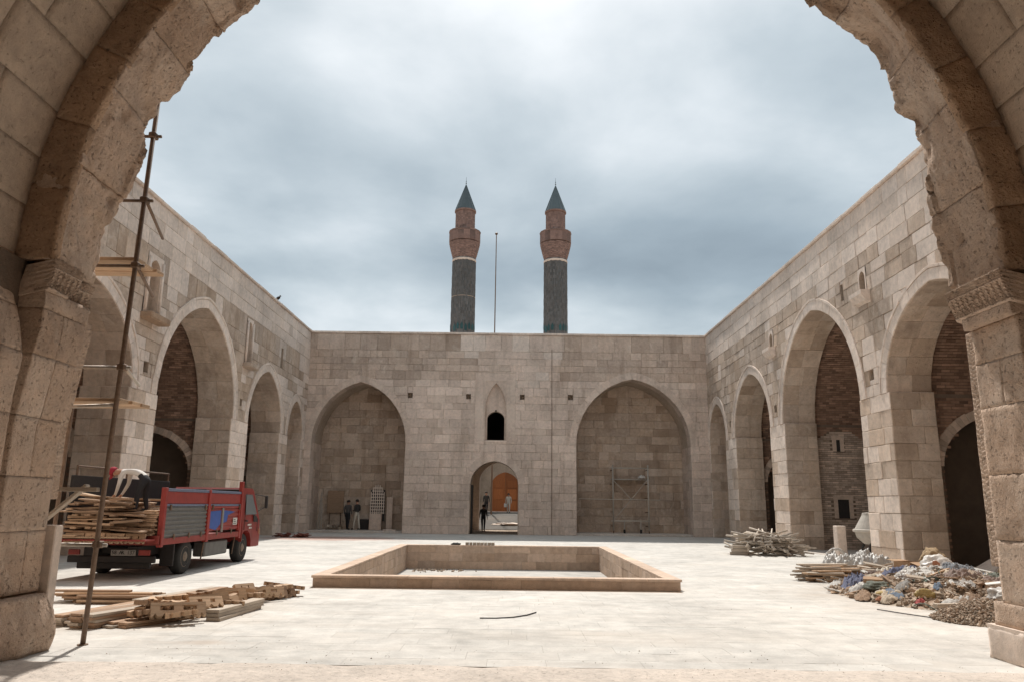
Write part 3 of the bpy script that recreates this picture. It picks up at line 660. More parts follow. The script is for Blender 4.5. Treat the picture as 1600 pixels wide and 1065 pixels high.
        for p, q in zip(pr, pr[1:]): ln.append(ln[-1]+math.hypot(q[0]-p[0], q[1]-p[1]))
        def vault_pt(u, v):
            for i in range(len(ln)-1):
                if ln[i+1] >= v: break
            t = (v-ln[i])/(ln[i+1]-ln[i]); p, q = pr[i], pr[i+1]
            return F_(p[0]+(q[0]-p[0])*t, p[1]+(q[1]-p[1])*t, -TH-u), -(F_.S*p[2]+F_.Z*p[3])
        rows = [0.095*i for i in range(int(ln[-1]/0.095))]
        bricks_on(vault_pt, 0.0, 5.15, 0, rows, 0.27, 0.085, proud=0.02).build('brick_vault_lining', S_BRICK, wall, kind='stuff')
        # side wall bricks (far wall, facing the camera)
        blindarch = Arch(2.6, 1.9, 3.2, 1.75, k=0.25)
        big = A.cs > 24 and A.cs < 32 and side > 0
        def wall_pt(u, v): return F_(ys, v, -TH-u), -F_.S
        if big:
            door = (0.75, 1.25, 1.25, 2.02); slit = (0.86, 1.06, 3.95, 4.45)
            hol = lambda u, v: (door[0]-.13 < u < door[1]+.13 and 1.22 < v < door[3]+.05) or (slit[0]-.13 < u < slit[1]+.13 and slit[2]-.02 < v < slit[3]+.05)
            bl = Arch(1.05, 1.55, 3.4, 1.45, k=0.3)
            inb = lambda u, v: abs(u-1.05) < 1.55 and v < bl.top(u)
            bricks_on(wall_pt, 0.0, 2.62, 0, [0.085*i for i in range(57)], 0.25, 0.085, lambda u, v: hol(u, v) or not inb(u, v), proud=0.012).build('brick_infill_wall', S_BRICKL, wall, kind='stuff')
            bricks_on(wall_pt, 0.0, 5.15, 0, [0.09*i for i in range(56)], 0.26, 0.085, lambda u, v: inb(u, v), proud=0.05).build('brick_side_wall', S_BRICK, wall, kind='stuff')
            for h_ in (door, slit):
                m = MB(); a, b = F_(ys-0.010, h_[2], -TH-h_[0]), F_(ys-0.010, h_[3], -TH-h_[1]); m.box((min(a.x, b.x), a.y, a.z), (max(a.x, b.x), a.y+0.004, b.z)); m.build('opening_shade_panel', M_DARK, wall)  # flat dark panel painted as the shade inside the door and slit
                xs = sorted((a.x, b.x)); fq = MB()
                fq.box((xs[0]-.14, a.y-.03, a.z), (xs[0]+.02, a.y-.002, b.z)).box((xs[1]-.02, a.y-.03, a.z), (xs[1]+.14, a.y-.002, b.z)).box((xs[0]-.16, a.y-.035, b.z-.02), (xs[1]+.16, a.y-.001, b.z+.14)); fq.build('opening_frame', S_BRICKL, wall)
        else:
            bl = Arch(2.0, 1.75, 2.9, 1.55, k=0.2)
            inb = lambda u, v: abs(u-2.0) < 1.75 and v < bl.top(u)
            bricks_on(wall_pt, 0.0, 5.15, 0, [0.09*i for i in range(56)], 0.26, 0.085, inb, proud=0.03).build('brick_side_wall', S_BRICK, wall, kind='stuff')
            FV = Frame((X+side*TH, ys, 0), (side, 0, 0), (0, -1, 0))
            rg = [ (v, f, (rnd(0.7, 1.3), rnd(0, 1), 0)) for v, f, t, m_ in ring_stones(FV, bl, 16, lambda s, z: (1, 0, 0), 0.06, 0.30) ]
            emit_pieces(rg, 'arch_brick', S_BRICKL, wall, 300, 5)
            # recessed dark niche behind the side arch
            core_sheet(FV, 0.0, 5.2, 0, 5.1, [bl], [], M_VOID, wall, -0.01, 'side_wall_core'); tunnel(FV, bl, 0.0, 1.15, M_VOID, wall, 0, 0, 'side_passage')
        MB().box((min(X+side*0.0, X+side*RD), A.cs-A.hw-off, -0.018), (max(X, X+side*RD), A.cs+A.hw+off, 0.012)).build('room_floor', S_IWANF, wall)
    # niches, corbels, holes
    for r in wins:
        w_ = r[1]-r[0]; c = (r[0]+r[1])/2; dep = 0.30 if side > 0 else 0.45
        A = Arch(c, w_/2*0.72, r[3]-w_*0.52-0.05, w_*0.42, k=0.3, z0=r[2])
        FF = Frame((X-side*0.03, 0, 0), (0, 1, 0), (-side, 0, 0))
        core_sheet(FF, r[0], r[1], r[2], r[3], [A], [], S_NEW, wall, 0.0, 'niche_surround')
        tunnel(FF, A, 0.0, dep, S_WALL if side < 0 else S_MORT, wall, 0, r[2], 'niche_recess', back=True)
        if side < 0:
            for sg in (-1, 1): MB().tube(FF(c+sg*(w_/2*0.86), r[2], 0.03), FF(c+sg*(w_/2*0.86), r[3]-0.15, 0.03), 0.05, 10).build('niche_colonnette', S_NEW, wall, smooth=True)
            q = MB(); a, b = F_(r[0]-0.12, r[2]-0.24, 0.42), F_(r[1]+0.12, r[2], -0.02)
            q.bbox([min(a[i], b[i]) for i in range(3)], [max(a[i], b[i]) for i in range(3)], 0.05, (0.8, .5, 0)); q.build('corbel_sill', S_OLD if r is wins[0] else S_WALL, wall)
        else:
            q = MB(); prof = [(0.0, 0.0), (0.30, 0.0), (0.30, -0.13), (0.16, -0.33), (0.0, -0.40)]
            aa, bb = r[0]-0.16, r[1]+0.16; n = len(prof)
            q.add([F_(aa, r[2]+p[1], p[0]) for p in prof]+[F_(bb, r[2]+p[1], p[0]) for p in prof], [(i, (i+1) % n, n+(i+1) % n, n+i) for i in range(n)]+[tuple(range(n)), tuple(range(2*n-1, n-1, -1))], (1, .2, -1)); q.build('corbel_sill', S_NEW, wall)
    for r in slits+bh:
        m = MB(); d_ = 0.35
        m.add([F_(r[0], r[2]), F_(r[1], r[2]), F_(r[1], r[3]), F_(r[0], r[3]), F_(r[0], r[2], -d_), F_(r[1], r[2], -d_), F_(r[1], r[3], -d_), F_(r[0], r[3], -d_)], [(4, 5, 6, 7), (0, 1, 5, 4), (1, 2, 6, 5), (2, 3, 7, 6), (3, 0, 4, 7)])
        m.build('beam_hole' if r in bh else 'slit_window', S_MORT, wall)
    # coping, roof and outer skin
    yy = y0; cop = []
    while yy < YB-0.15:
        e = min(yy+rnd(0.9, 1.4), YB-0.1); a, b = X-side*0.10, X+side*0.8
        m = MB().bbox((min(a, b), yy+0.004, HW-0.12), (max(a, b)+rnd(-.01, .01), e-0.006, HW+rnd(-0.022, 0.012)), rnd(.012, .03), (rnd(0.9, 1.06), rnd(0, .6), 0)); cop.append((m.v, m.f, m.t[0])); yy = e
    emit_pieces(cop, 'coping_stone', S_NEW, wall, 300, 4)
    a, b = X+side*0.5, X+side*8.6
    MB().box((min(a, b), 2, HW-0.4), (max(a, b), YB+0.2, HW-0.15)).build('roof_slab', S_MORT, wall)
    a, b = X+side*8.3, X+side*8.6
    MB().box((min(a, b), 2, -0.02), (max(a, b), YB+0.2, HW-0.41)).build('outer_wall', S_MORT, wall)
arcade(1); arcade(-1)

# ---- the great iwan arch round the camera
iw = thing('iwan_arch', 'great weathered iwan arch framing the whole courtyard view', 'arch', (0.17, 8.6, 0))
CX, HS, ZS, CC = 0.17, 5.22, 4.20, 0.62; RR = HS+CC; AM = math.acos(CC/RR)
def arc(side, a, off=0.0):       # side -1 left, +1 right; angle a from springing
    r = RR+off; x = side*(r*math.cos(a)-CC); return Vector((CX+x, 0, ZS+r*math.sin(a))), Vector((side*math.cos(a), 0, math.sin(a)))
def rough_patch(fn, nu, nv, amp, seed, edge=0.02, tone=(1, .3, 0), skirt=0.25, s=1.6, pits=1.0, joint=0.004, extra=None):
    """weathered stone: fn(u,v)->(pos, outward normal); displaced and rounded at its edges"""
    mb = MB(); ids = {}
    for i in range(nu+1):
        for j in range(nv+1):
            u, v = i/nu, j/nv; p, n = fn(joint+(1-2*joint)*u, joint+(1-2*joint)*v)
            d = amp*(fnz(p, s, 5, seed)*0.8+0.35*fnz(p, s*5, 3, seed+3)*pits)
            e = min(u, 1-u, v, 1-v)*min(nu, nv)
            if e < 0.5: d -= edge*(1+0.8*nz(p, 6, seed))
            if extra: d += extra(u, v, p)
            ids[i, j] = len(mb.v); mb.v.append(p+n*d)
    for i in range(nu):
        for j in range(nv): mb.f.append([ids[i, j], ids[i+1, j], ids[i+1, j+1], ids[i, j+1]]); mb.t.append(tone)
    loop = [(i, 0) for i in range(nu)]+[(nu, j) for j in range(nv)]+[(i, nv) for i in range(nu, 0, -1)]+[(0, j) for j in range(nv, 0, -1)]
    bk = {}
    for k in loop:
        u, v = k[0]/nu, k[1]/nv; p, n = fn(joint+(1-2*joint)*u, joint+(1-2*joint)*v); bk[k] = len(mb.v); mb.v.append(p-n*skirt)
    for a, b in zip(loop, loop[1:]+loop[:1]): mb.f.append([ids[a], bk[a], bk[b], ids[b]]); mb.t.append(tone)
    return mb
YN, YF = 8.10, 9.18
def bite(side, z):
    b = 0.0
    if side > 0:
        b += 0.36*math.exp(-((z-7.35)/0.40)**2)+0.18*math.exp(-((z-6.3)/0.5)**2)+0.10*math.exp(-((z-8.3)/0.3)**2)
    else:
        b += 0.05*math.exp(-((z-6.6)/0.25)**2)+0.07*math.exp(-((z-7.6)/0.2)**2)
    return b
for side in (-1, 1):
    # voussoirs of the front ring, soffit towards the opening, broken at the far edge
    cuts = [0.0]; 
    while cuts[-1] < AM-0.05: cuts.append(min(AM, cuts[-1]+rnd(0.09, 0.20)))
    for k, (a0, a1) in enumerate(zip(cuts, cuts[1:])):
        inview = a0 < 0.95; so = rnd(-0.03, 0.02)
        def fn(u, v, a0=a0, a1=a1):
            a = a0+(a1-a0)*u; p, n = arc(side, a); p.y = YN+(YF-YN)*v; return p, -n
        def ex(u, v, p, so=so):
            d = -bite(side, p.z)*max(0, min(1, (v-0.15)*1.5))
            d += -0.07*max(0, (v-0.80)/0.20)*(0.3+1.1*fnz(p, 2.2, 3, 9.0)+0.3*fnz(p, 11, 3, 2.0)) - 0.05*max(0, (v-0.6)/0.4)*mnoise.cell(Vector((p.x*2.1+0.25*fnz(p, 4, 2, 1), p.y*2.1, p.z*2.1+0.25*fnz(p, 4, 2, 5)))) - 0.07*max(0, (0.2-v)/0.2)*max(0, 0.3+fnz(p, 3, 3, 33)) - 0.022*max(0, fnz(p, 5, 5, 4.0)-0.1) - 0.02*max(0, fnz(p, 16, 3, 14.0)-0.15)+so
            q = fnz(p, 1.1, 3, 21.0)
            if q > 0.15: d -= 0.10*min(1, (q-0.15)*5)*v
            return d
        nu, nv = (34, 52) if inview else (4, 4)
        rough_patch(fn, nu, nv, 0.018, 31+side*5, 0.007, (rnd(0.93, 1.07), rnd(0, 0.8), rnd(-1, 1)), 0.42, 1.4, extra=ex).build('voussoir', S_PORT, iw, smooth=True)
    # back face of the ring (faces the camera), brown and unlit, stepping out to the vault
    cuts = [0.0]
    while cuts[-1] < AM-0.05: cuts.append(min(AM, cuts[-1]+rnd(0.10, 0.17)))
    for a0, a1 in zip(cuts, cuts[1:]):
        def fn(u, v, a0=a0, a1=a1):
            a = a0+(a1-a0)*u; p, n = arc(side, a, 0.02+0.46*v); p.y = YN-0.02; return p, Vector((0, -1, 0))
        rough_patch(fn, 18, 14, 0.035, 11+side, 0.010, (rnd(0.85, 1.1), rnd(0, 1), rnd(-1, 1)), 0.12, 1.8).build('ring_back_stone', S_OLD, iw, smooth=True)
    # vault courses running back over the camera
    cuts = [0.0]
    while cuts[-1] < AM-0.02: cuts.append(min(AM, cuts[-1]+rnd(0.085, 0.115)))
    for a0, a1 in zip(cuts, cuts[1:]):
        yy = YN-0.005; 
        while yy > -3.6:
            e = yy-rnd(0.7, 1.25)
            def fn(u, v, a0=a0, a1=a1, yy=yy, e=e):
                a = a0+(a1-a0)*u; p, n = arc(side, a, 0.44); p.y = yy+(e-yy)*v; return p, -n
            if yy > 4.5: rough_patch(fn, 8, 8, 0.012, 5, 0.008, (rnd(0.92, 1.08), rnd(0, 0.8), rnd(-1, 0.5)), 0.05, 1.5, joint=0.003).build('vault_stone', S_VAULT, iw, smooth=True)
            yy = e
# plain vault behind and above the camera, back wall of the iwan
cm = MB(); prf = []
for side in (-1, 1):
    ps = [arc(side, AM*i/16, 0.47)[0] for i in range(17)]; ps = [Vector((ps[0].x, 0, -0.02))]+ps
    for a, b in zip(ps, ps[1:]): cm.add([(a.x, -4, a.z), (b.x, -4, b.z), (b.x, YN+0.02, b.z), (a.x, YN+0.02, a.z)], [(0, 1, 2, 3)])
    prf.append(ps)
cm.add([(p.x, -4, p.z) for p in prf[0]]+[(p.x, -4, p.z) for p in reversed(prf[1])], [tuple(range(len(prf[0])*2))])
cm.build('vault_core', S_VAULT, iw)
ff = MB()                        # front mass of the iwan up to the roof, with its opening
for side in (-1, 1):
    ps = [arc(side, AM*i/16, 0.5)[0] for i in range(17)]; top = 12.6; xe = XL-0.5 if side < 0 else XR+0.5
    lst = [Vector((ps[0].x, 0, -0.02))]+ps
    for yv in (YN+0.1, YF-0.03):
        for a, b in zip(lst, lst[1:]): ff.add([(a.x, yv, a.z), (b.x, yv, b.z), (xe, yv, b.z), (xe, yv, a.z)], [(0, 1, 2, 3)])
        ff.add([(CX, yv, ps[-1].z), (CX, yv, top), (xe, yv, top), (xe, yv, ps[-1].z)], [(0, 1, 2, 3)])
    ff.add([(CX, YN+0.1, top), (xe, YN+0.1, top), (xe, YF-0.03, top), (CX, YF-0.03, top)], [(0, 1, 2, 3)])
ff.build('front_wall_core', S_NEW, iw)
# jambs: courses of big stones split by vertical grooves
for side in (-1, 1):
    xj = CX+side*HS
    def setb(z, side=side):
        if side < 0: return 0.08+0.14*min(1, max(0, (3.5-z)/1.1))
        return -0.10*math.exp(-((z-2.0)/1.6)**2)*0+0.10
    zc = [0.62, 1.28, 1.86, 2.50, 3.16, 3.66] if side < 0 else [0.62, 1.30, 2.02, 2.78, 3.30, 3.72]
    cols = [(YN+0.02, 8.98, 0.0), (7.66, 8.04, 0.09), (7.05, 7.58, 0.20)]
    zc2 = zc+[4.26]
    for z0, z1 in zip(zc2, zc2[1:]):
        for ci, (ya, yb, sb) in enumerate(cols):
            if z1 > 4 and ci == 0: continue
            split = [ya, yb] if ci or random.random() < 0.45 else [ya, ya+(yb-ya)*rnd(0.4, 0.65), yb]
            for a, b in zip(split, split[1:]):
                def fn(u, v, a=a, b=b, z0=z0, z1=z1, sb=sb):
                    z = z0+(z1-z0)*v; return Vector((xj+side*(setb(z) if sb < .05 else (lambda q, w_: q*(1-w_)+0.43*w_)(sb+0.6*setb(z) if sb < .15 else 0.30, min(1, max(0, (z-3.1)/0.95)))), a+(b-a)*u, z)), Vector((-side, 0, 0))
                wr = random.random() < 0.45
                rough_patch(fn, 16, 16, 0.016 if wr else 0.006, 40+ci, 0.006, (rnd(0.92, 1.08), rnd(0, 0.7), rnd(-1, 0.6)), 0.3, 2.4).build('jamb_stone', S_PORT, iw, smooth=True)
    # block at springing under and over the capital
    for z0, z1, am in ((3.66 if side < 0 else 3.72, 3.87, 0.012),):
        def fn(u, v): return Vector((xj+side*(0.02 if side > 0 else 0.07), YN+0.02+(9.02-YN-.02)*u, z0+(z1-z0)*v)), Vector((-side, 0, 0))
        rough_patch(fn, 30, 5, am, 70, 0.012, (1, 0.3, 0), 0.3, 3).build('neck_stone', S_PORT, iw, smooth=True)
    # carved capital: slanted band of scrolls with a narrow pierced fillet above
    brk = 1.0 if side > 0 else 0.0
    nu, nv = 150, 40
    def fcap(u, v):
        yq = YN-0.06+(YF+0.02-YN)*u if side > 0 else YN+0.0+(YF-0.03-YN)*u; z = 3.86+0.36*v; return Vector((xj-side*((-0.02+0.13*v) if side > 0 else (-0.055+0.075*v)), yq, z)), Vector((-side, 0, 0.25)).normalized()
    def orn(u, v, p):
        t = u*11.0; c = abs((t % 1)-0.5); h = 0.0
        if 0.08 < v < 0.66:
            r = math.hypot((t % 1)-0.5, (v-0.05)*1.25); h = 0.022*math.cos(r*40)-0.014
        elif v >= 0.72:
            h = 0.022*math.cos(t*20)*math.cos((v-0.72)*44)-0.02
        if side < 0: h -= 0.16*max(0, fnz(p, 2.2, 3, 13)+(u-0.55)*1.4)*(1 if u > 0.4 else 0.2)
        return h
    rough_patch(fcap, nu, nv, 0.010, 80, 0.01, (1.05, 0.1, -1), 0.35, 4, pits=1.5, extra=orn).build('carved_capital', S_PORT, iw, smooth=True)
    # narrow carved border and colonnette at the outer corner
    zb = [1.62, 2.0, 2.45, 2.9, 3.3, 3.7] if side < 0 else [1.0, 1.5, 2.0, 2.45, 2.95, 3.35, 3.72]
    for z0, z1 in zip(zb, zb[1:]):
        def fb(u, v): return Vector((xj+side*(0.03+setb(z0+(z1-z0)*v)), 9.0+0.16*u, z0+(z1-z0)*v)), Vector((-side, 0, 0))
        def ob(u, v, p): return 0.006*math.cos(u*14)*math.cos(v*52+2*math.cos(u*6))
        rough_patch(fb, 14, 60, 0.006, 90, 0.003, (1.05, 0.1, 0), 0.25, 4, extra=ob).build('carved_border', S_PORT, iw, smooth=True)
    # plinth
    MBp = MB()
    if side < 0:
        MB().bbox((xj-0.50, 9.03, 0.40), (xj-0.15, 9.19, 1.33), 0.012, (0.95, .2, -1)).build('new_plinth_stone', S_NEW, iw)
        def fp(u, v): 
            a = u; return Vector((xj-0.02+0.06*math.sin(min(1, v*1.3)*math.pi), 7.05+(9.16-7.05)*u, 0.0+0.60*v)), Vector((1, 0, 0))
        def op(u, v, p): return -0.30*max(0, (u-0.90)/0.10)**2-0.10*max(0, v-0.7)/0.3*(1 if u > .8 else .3)
        rough_patch(fp, 34, 14, 0.03, 60, 0.01, (1, .4, 0), 0.4, 1.8, extra=op).build('plinth_stone', S_PORT, iw, smooth=True)
    else:
        for a, b, zt in ((7.0, 7.9, 0.36), (7.9, 8.55, 0.345), (8.55, 9.24, 0.35)):
            def fp(u, v, a=a, b=b, zt=zt): return Vector((xj+0.045, a+(b-a)*u, zt*v)), Vector((-1, 0, 0))
            rough_patch(fp, 14, 8, 0.014, 61, 0.01, (0.97, .3, 0), 0.5, 2).build('plinth_stone', S_NEW, iw, smooth=True)
        MB().box((xj+0.05, 7.0, 0.325), (xj+0.5, 9.24, 0.368)).build('plinth_ledge', S_NEW, iw)
        for a, b in ((7.0, 7.98), (8.06, 9.14)):
            def fp(u, v, a=a, b=b): return Vector((xj+0.085, a+(b-a)*u, 0.368+0.255*v)), Vector((-1, 0, 0))
            rough_patch(fp, 14, 6, 0.012, 62, 0.01, (1, .3, 0), 0.4, 2).build('plinth_stone', S_PORT, iw, smooth=True)
    # core behind the jamb and the iwan side wall
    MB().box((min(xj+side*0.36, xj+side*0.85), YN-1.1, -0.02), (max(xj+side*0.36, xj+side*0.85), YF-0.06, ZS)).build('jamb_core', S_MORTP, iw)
    yy = 7.02; FSW = Frame((xj+side*0.42, 0, 0), (0, 1, 0), (-side, 0, 0))
    emit_pieces(course_blocks(FSW, 2.0, 7.04, [0.6*i for i in range(8)], [], [], (0.7, 1.2), lambda s, z: (rnd(.9, 1.1), rnd(0, 1), 0), proud=(0.02, 0.03)), 'iwan_wall_stone', S_VAULT, iw, 60, 20)

# ================================================================== BEYOND THE BACK WALL
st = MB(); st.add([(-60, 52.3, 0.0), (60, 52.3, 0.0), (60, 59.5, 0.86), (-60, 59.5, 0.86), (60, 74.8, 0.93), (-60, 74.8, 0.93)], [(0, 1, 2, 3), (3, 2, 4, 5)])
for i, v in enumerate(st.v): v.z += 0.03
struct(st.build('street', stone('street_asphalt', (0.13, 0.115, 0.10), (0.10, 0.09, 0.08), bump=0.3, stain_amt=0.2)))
pf = thing('portal_building', 'stone portal facade across the street with a tall brown wooden door', 'building', (-0.6, 75, 0.9))
FO = Frame((0, 75, 0), (1, 0, 0), (0, -1, 0)); aO = Arch(-0.62, 2.6, 4.6, 2.6, k=0.3, z0=0.9)
core_sheet(FO, -14, 13, 0.9, 16.5, [aO], [], S_VAULT, pf, 0, 'facade'); tunnel(FO, aO, 0, 1.2, S_VAULT, pf, 0, 0.9, 'portal_niche', back=True)
FO2 = Frame((0, 76.15, 0), (1, 0, 0), (0, -1, 0)); aO2 = Arch(-0.62, 1.36, 3.4, 1.35, k=0.25, z0=0.9)
for sg in (-1, 1):
    pr = [p for p in aO2.prof(10) if (p[0]-aO2.cs)*sg >= -1e-6]; pts = [(p[0], p[1]) for p in pr]
    if sg < 0: pts = [(aO2.cs-aO2.hw, 0.94)]+pts+[(aO2.cs-0.01, 0.94)]; pts[-2] = (aO2.cs-0.01, pts[-2][1])
    else: pts = [(aO2.cs+0.01, 0.94)]+pts+[(aO2.cs+aO2.hw, 0.94)]; pts[1] = (aO2.cs+0.01, pts[1][1])
    n = len(pts); m = MB().add([FO2(p[0], p[1], 0.09) for p in pts]+[FO2(p[0], p[1], -0.05) for p in pts], [tuple(range(n))]+[(i, (i+1) % n, n+(i+1) % n, n+i) for i in range(n)])
    lf = m.build('door_leaf', M_DOOR, pf)
    for a, b in ((1.15, 2.0), (2.15, 3.1), (3.25, 3.9)):
        x0, x1 = sorted((aO2.cs+sg*0.22, aO2.cs+sg*1.10)); MB().bbox((x0, 76.02, a), (x1, 76.065, b), 0.02).build('door_panel', M_DOOR, lf)
MB().bbox((-2.4, 74.2, 0.9), (1.2, 75.6, 1.0), 0.02).build('threshold', S_NEW, pf)
MB().box((-14, 75.4, 0.9), (-3.4, 90, 16.4)).box((2.2, 75.4, 0.9), (13, 90, 16.4)).box((-3.4, 77.3, 0.9), (2.2, 90, 16.4)).build('building_mass', S_NEW, pf)
def minaret(x, label):
    y = 84.0; r = 1.37; t = thing('minaret', label, 'minaret', (x, y, 0.9), 'twin minarets')
    pr = [(r*1.05, 0.9)]; nseg = 64; m = MB()
    # shaft with shallow vertical ribs and raised brick relief
    zs_ = [0.9+0.35*i for i in range(81)]; vs = []
    for z in zs_:
        rr = r*(1.03-0.06*(z/29))
        for i in range(nseg):
            a = 2*math.pi*i/nseg; k = 0.018*(1 if (i+int(z/0.35)) % 4 < 2 else -1)+0.014*math.sin(i*math.pi/4)
            vs.append((x+(rr+k)*math.cos(a), y+(rr+k)*math.sin(a), z))
    fs = [(j*nseg+i, j*nseg+(i+1) % nseg, (j+1)*nseg+(i+1) % nseg, (j+1)*nseg+i) for j in range(80) for i in range(nseg)]
    m.v = [Vector(v) for v in vs]; m.f = [list(f) for f in fs]; m.t = [(rnd(0.85, 1.15), rnd(0, 1), rnd(-1, 1)) for _ in fs]
    m.build('shaft', S_MSHAFT, t)
    MB().lathe([(r*0.97, 28.55), (r*1.0, 28.6), (r*1.0, 28.78), (r*0.96, 28.84)], (x, y, 0), 40).build('white_band', S_NEW, t, smooth=False)
    if x < 0:
        MB().lathe([(r*0.99, 24.33), (r*1.0, 24.36), (r*0.99, 24.39)], (x, y, 0), 40, cap=False).build('pale_band', S_VAULT, t)
    for i in range(20):
        a = 2*math.pi*i/20+rnd(-.02, .02)
        if random.random() < 0.85:
            c, s = math.cos(a), math.sin(a); z = 20.75+rnd(-.12, .12); q = MB()
            q.add([(x+1.395*math.cos(a-.10), y+1.395*math.sin(a-.10), z-.3), (x+1.395*math.cos(a+.10), y+1.395*math.sin(a+.10), z-.3), (x+1.40*math.cos(a+.12), y+1.40*math.sin(a+.12), z+.2), (x+1.42*c, y+1.42*s, z+.5), (x+1.40*math.cos(a-.12), y+1.40*math.sin(a-.12), z+.2)], [(0, 1, 2, 3, 4)]); q.build('glazed_tile', M_TURQ, t)
    # flared balcony in corbelled brick rings
    prof = [(r*0.93, 28.84)]
    for k in range(9):
        u = k/8; rr = r*0.95+(1.76-r*0.95)*(u**0.85); prof += [(rr-0.03, 28.9+1.72*u), (rr, 28.93+1.72*u), (rr, 29.05+1.72*u)]
    m = MB().lathe(prof, (x, y, 0), 40); m.t = [(rnd(0.75, 1.2), rnd(0, 1), rnd(-1, 1)) for _ in m.f]; m.build('balcony_corbel', S_MBRICK, t)
    m = MB().lathe([(1.70, 30.85), (1.79, 30.9), (1.79, 32.0), (1.83, 32.05), (1.83, 32.2), (1.62, 32.2), (1.62, 31.0)], (x, y, 0), 16); m.t = [(rnd(0.8, 1.1), rnd(0, 1), rnd(-1, 1)) for _ in m.f]; m.build('balcony_parapet', S_MBRICK, t)
    m = MB()
    for j in range(22):
        z0 = 31.0+0.166*j; m.lathe([(1.125+0.008*(j % 2), z0), (1.125+0.008*(j % 2), z0+0.16)], (x, y, 0), 36, cap=False)
    m.t = [(rnd(0.88, 1.1), rnd(0, 1), rnd(-1, 1)) for _ in m.f]; m.build('upper_shaft', S_MBRICK, t)
    MB().lathe([(1.10, 34.55), (1.24, 34.6), (1.24, 34.75), (1.17, 34.8)], (x, y, 0), 36).build('brick_cornice', S_MBRICK, t)
    c = MB(); n = 16
    for i in range(n):
        a0, a1 = 2*math.pi*i/n, 2*math.pi*(i+1)/n
        c.add([(x+1.22*math.cos(a0), y+1.22*math.sin(a0), 34.78), (x+1.22*math.cos(a1), y+1.22*math.sin(a1), 34.78), (x+.05*math.cos(a1), y+.05*math.sin(a1), 38.0), (x+.05*math.cos(a0), y+.05*math.sin(a0), 38.0)], [(0, 1, 2, 3)])
        c.tube((x+1.225*math.cos(a0), y+1.225*math.sin(a0), 34.78), (x+.05*math.cos(a0), y+.05*math.sin(a0), 38.0), 0.022, 5)
    cone = c.build('lead_cone', M_LEAD, t)
    MB().lathe([(0.03, 37.9), (0.03, 38.15), (0.09, 38.22), (0.03, 38.3), (0.03, 38.42), (0.06, 38.48), (0.02, 38.55), (0.012, 39.0)], (x, y, 0), 8).build('finial', M_LEAD, cone)
    return t
minaret(-5.72, 'left brick minaret with two pale bands round its dark shaft')
minaret(4.72, 'right brick minaret with a plain dark shaft')
fp = thing('flagpole', 'thin bare metal flagpole between the two minarets', 'flagpole', (-1.53, 60, 0.86))
MB().tube((-1.53, 60, 0.86), (-1.49, 60, 23.3), 0.07, 8, 0.035).build('pole', M_STEEL, fp); MB().lathe([(0.02, 23.25), (0.12, 23.33), (0.12, 23.42), (0.02, 23.5)], (-1.49, 60, 0), 8).build('finial', M_STEEL, fp)
bd = thing('bird', 'small dark bird perched on the left parapet', 'bird', (XL, 37.3, HW))
m = MB().lathe([(0.01, -0.17), (0.05, -0.10), (0.085, 0.0), (0.075, 0.08), (0.03, 0.13)], (0, 0, 0), 8, 'x').xf(Matrix.Translation((XL, 37.3, HW+0.14)) @ Matrix.Rotation(R(-35), 4, 'Y')); m.build('body', M_HAIR, bd, smooth=True)
MB().lathe([(0.01, -0.05), (0.05, 0), (0.01, 0.05)], (XL+0.11, 37.3, HW+0.26), 8).tube((XL+0.14, 37.3, HW+0.26), (XL+0.2, 37.3, HW+0.25), 0.012, 5, 0.002).build('head', M_HAIR, bd)
MB().tube((XL+.01, 37.27, HW), (XL, 37.28, HW+.1), 0.008, 5).tube((XL+.01, 37.33, HW), (XL, 37.32, HW+.1), 0.008, 5).build('legs', M_HAIR, bd)

# ================================================================== POOL
px0, px1, py0, py1 = POOL
pool = thing('pool_basin', 'empty rectangular stone pool basin in the middle of the courtyard', 'pool', ((px0+px1)/2, (py0+py1)/2, 0))
CW = 0.30; ZT, ZP = 0.215, -0.60; pieces = []; tp = lambda: (rnd(0.85, 1.1), rnd(0, 0.9), rnd(-0.8, 0.9))
def face_run(F_, a0, a1, zs_, lens):
    return course_blocks(F_, a0, a1, zs_, [], [], lens, lambda s, z: tp(), proud=(0.002, 0.006), joint=0.003, ch=0.004)
pieces += face_run(Frame((0, py0+0.03, 0), (1, 0, 0), (0, -1, 0)), px0+0.03, px1-0.03, [-0.02, ZT-0.05], (0.5, 0.8))
pieces += face_run(Frame((0, py1-CW, 0), (1, 0, 0), (0, -1, 0)), px0+CW, px1-CW, [ZP, ZP+0.27, ZP+0.55, ZT-0.05], (0.45, 0.7))
for X_, nn in ((px0+CW, 1), (px1-CW, -1)):
    pieces += face_run(Frame((X_, 0, 0), (0, 1, 0), (nn, 0, 0)), py0+CW, py1-CW, [ZP, ZP+0.27, ZP+0.55, ZT-0.05], (0.45, 0.8))
    pieces += face_run(Frame((px0+0.03 if nn > 0 else px1-0.03, 0, 0), (0, 1, 0), (-nn, 0, 0)), py0+0.03, py1-0.03, [-0.02, ZT-0.05], (0.5, 0.8))
emit_pieces(pieces, 'facing_stone', S_POOL, pool, 300, 6)
cp = []
def coping_run(x0, x1, y0, y1, along):
    a = x0 if along == 'x' else y0; e_ = x1 if along == 'x' else y1
    while a < e_-1e-4:
        b = a+rnd(0.8, 1.2); b = e_ if e_-b < 0.4 else b
        lo, hi = ((a+.002, y0, ZT-.05), (b-.002, y1, ZT+rnd(-.003, .003))) if along == 'x' else ((x0, a+.002, ZT-.05), (x1, b-.002, ZT+rnd(-.003, .003)))
        m = MB().bbox(lo, hi, 0.008, (rnd(1.0, 1.18), rnd(0, .5), -1)); cp.append((m.v, m.f, m.t[0])); a = b
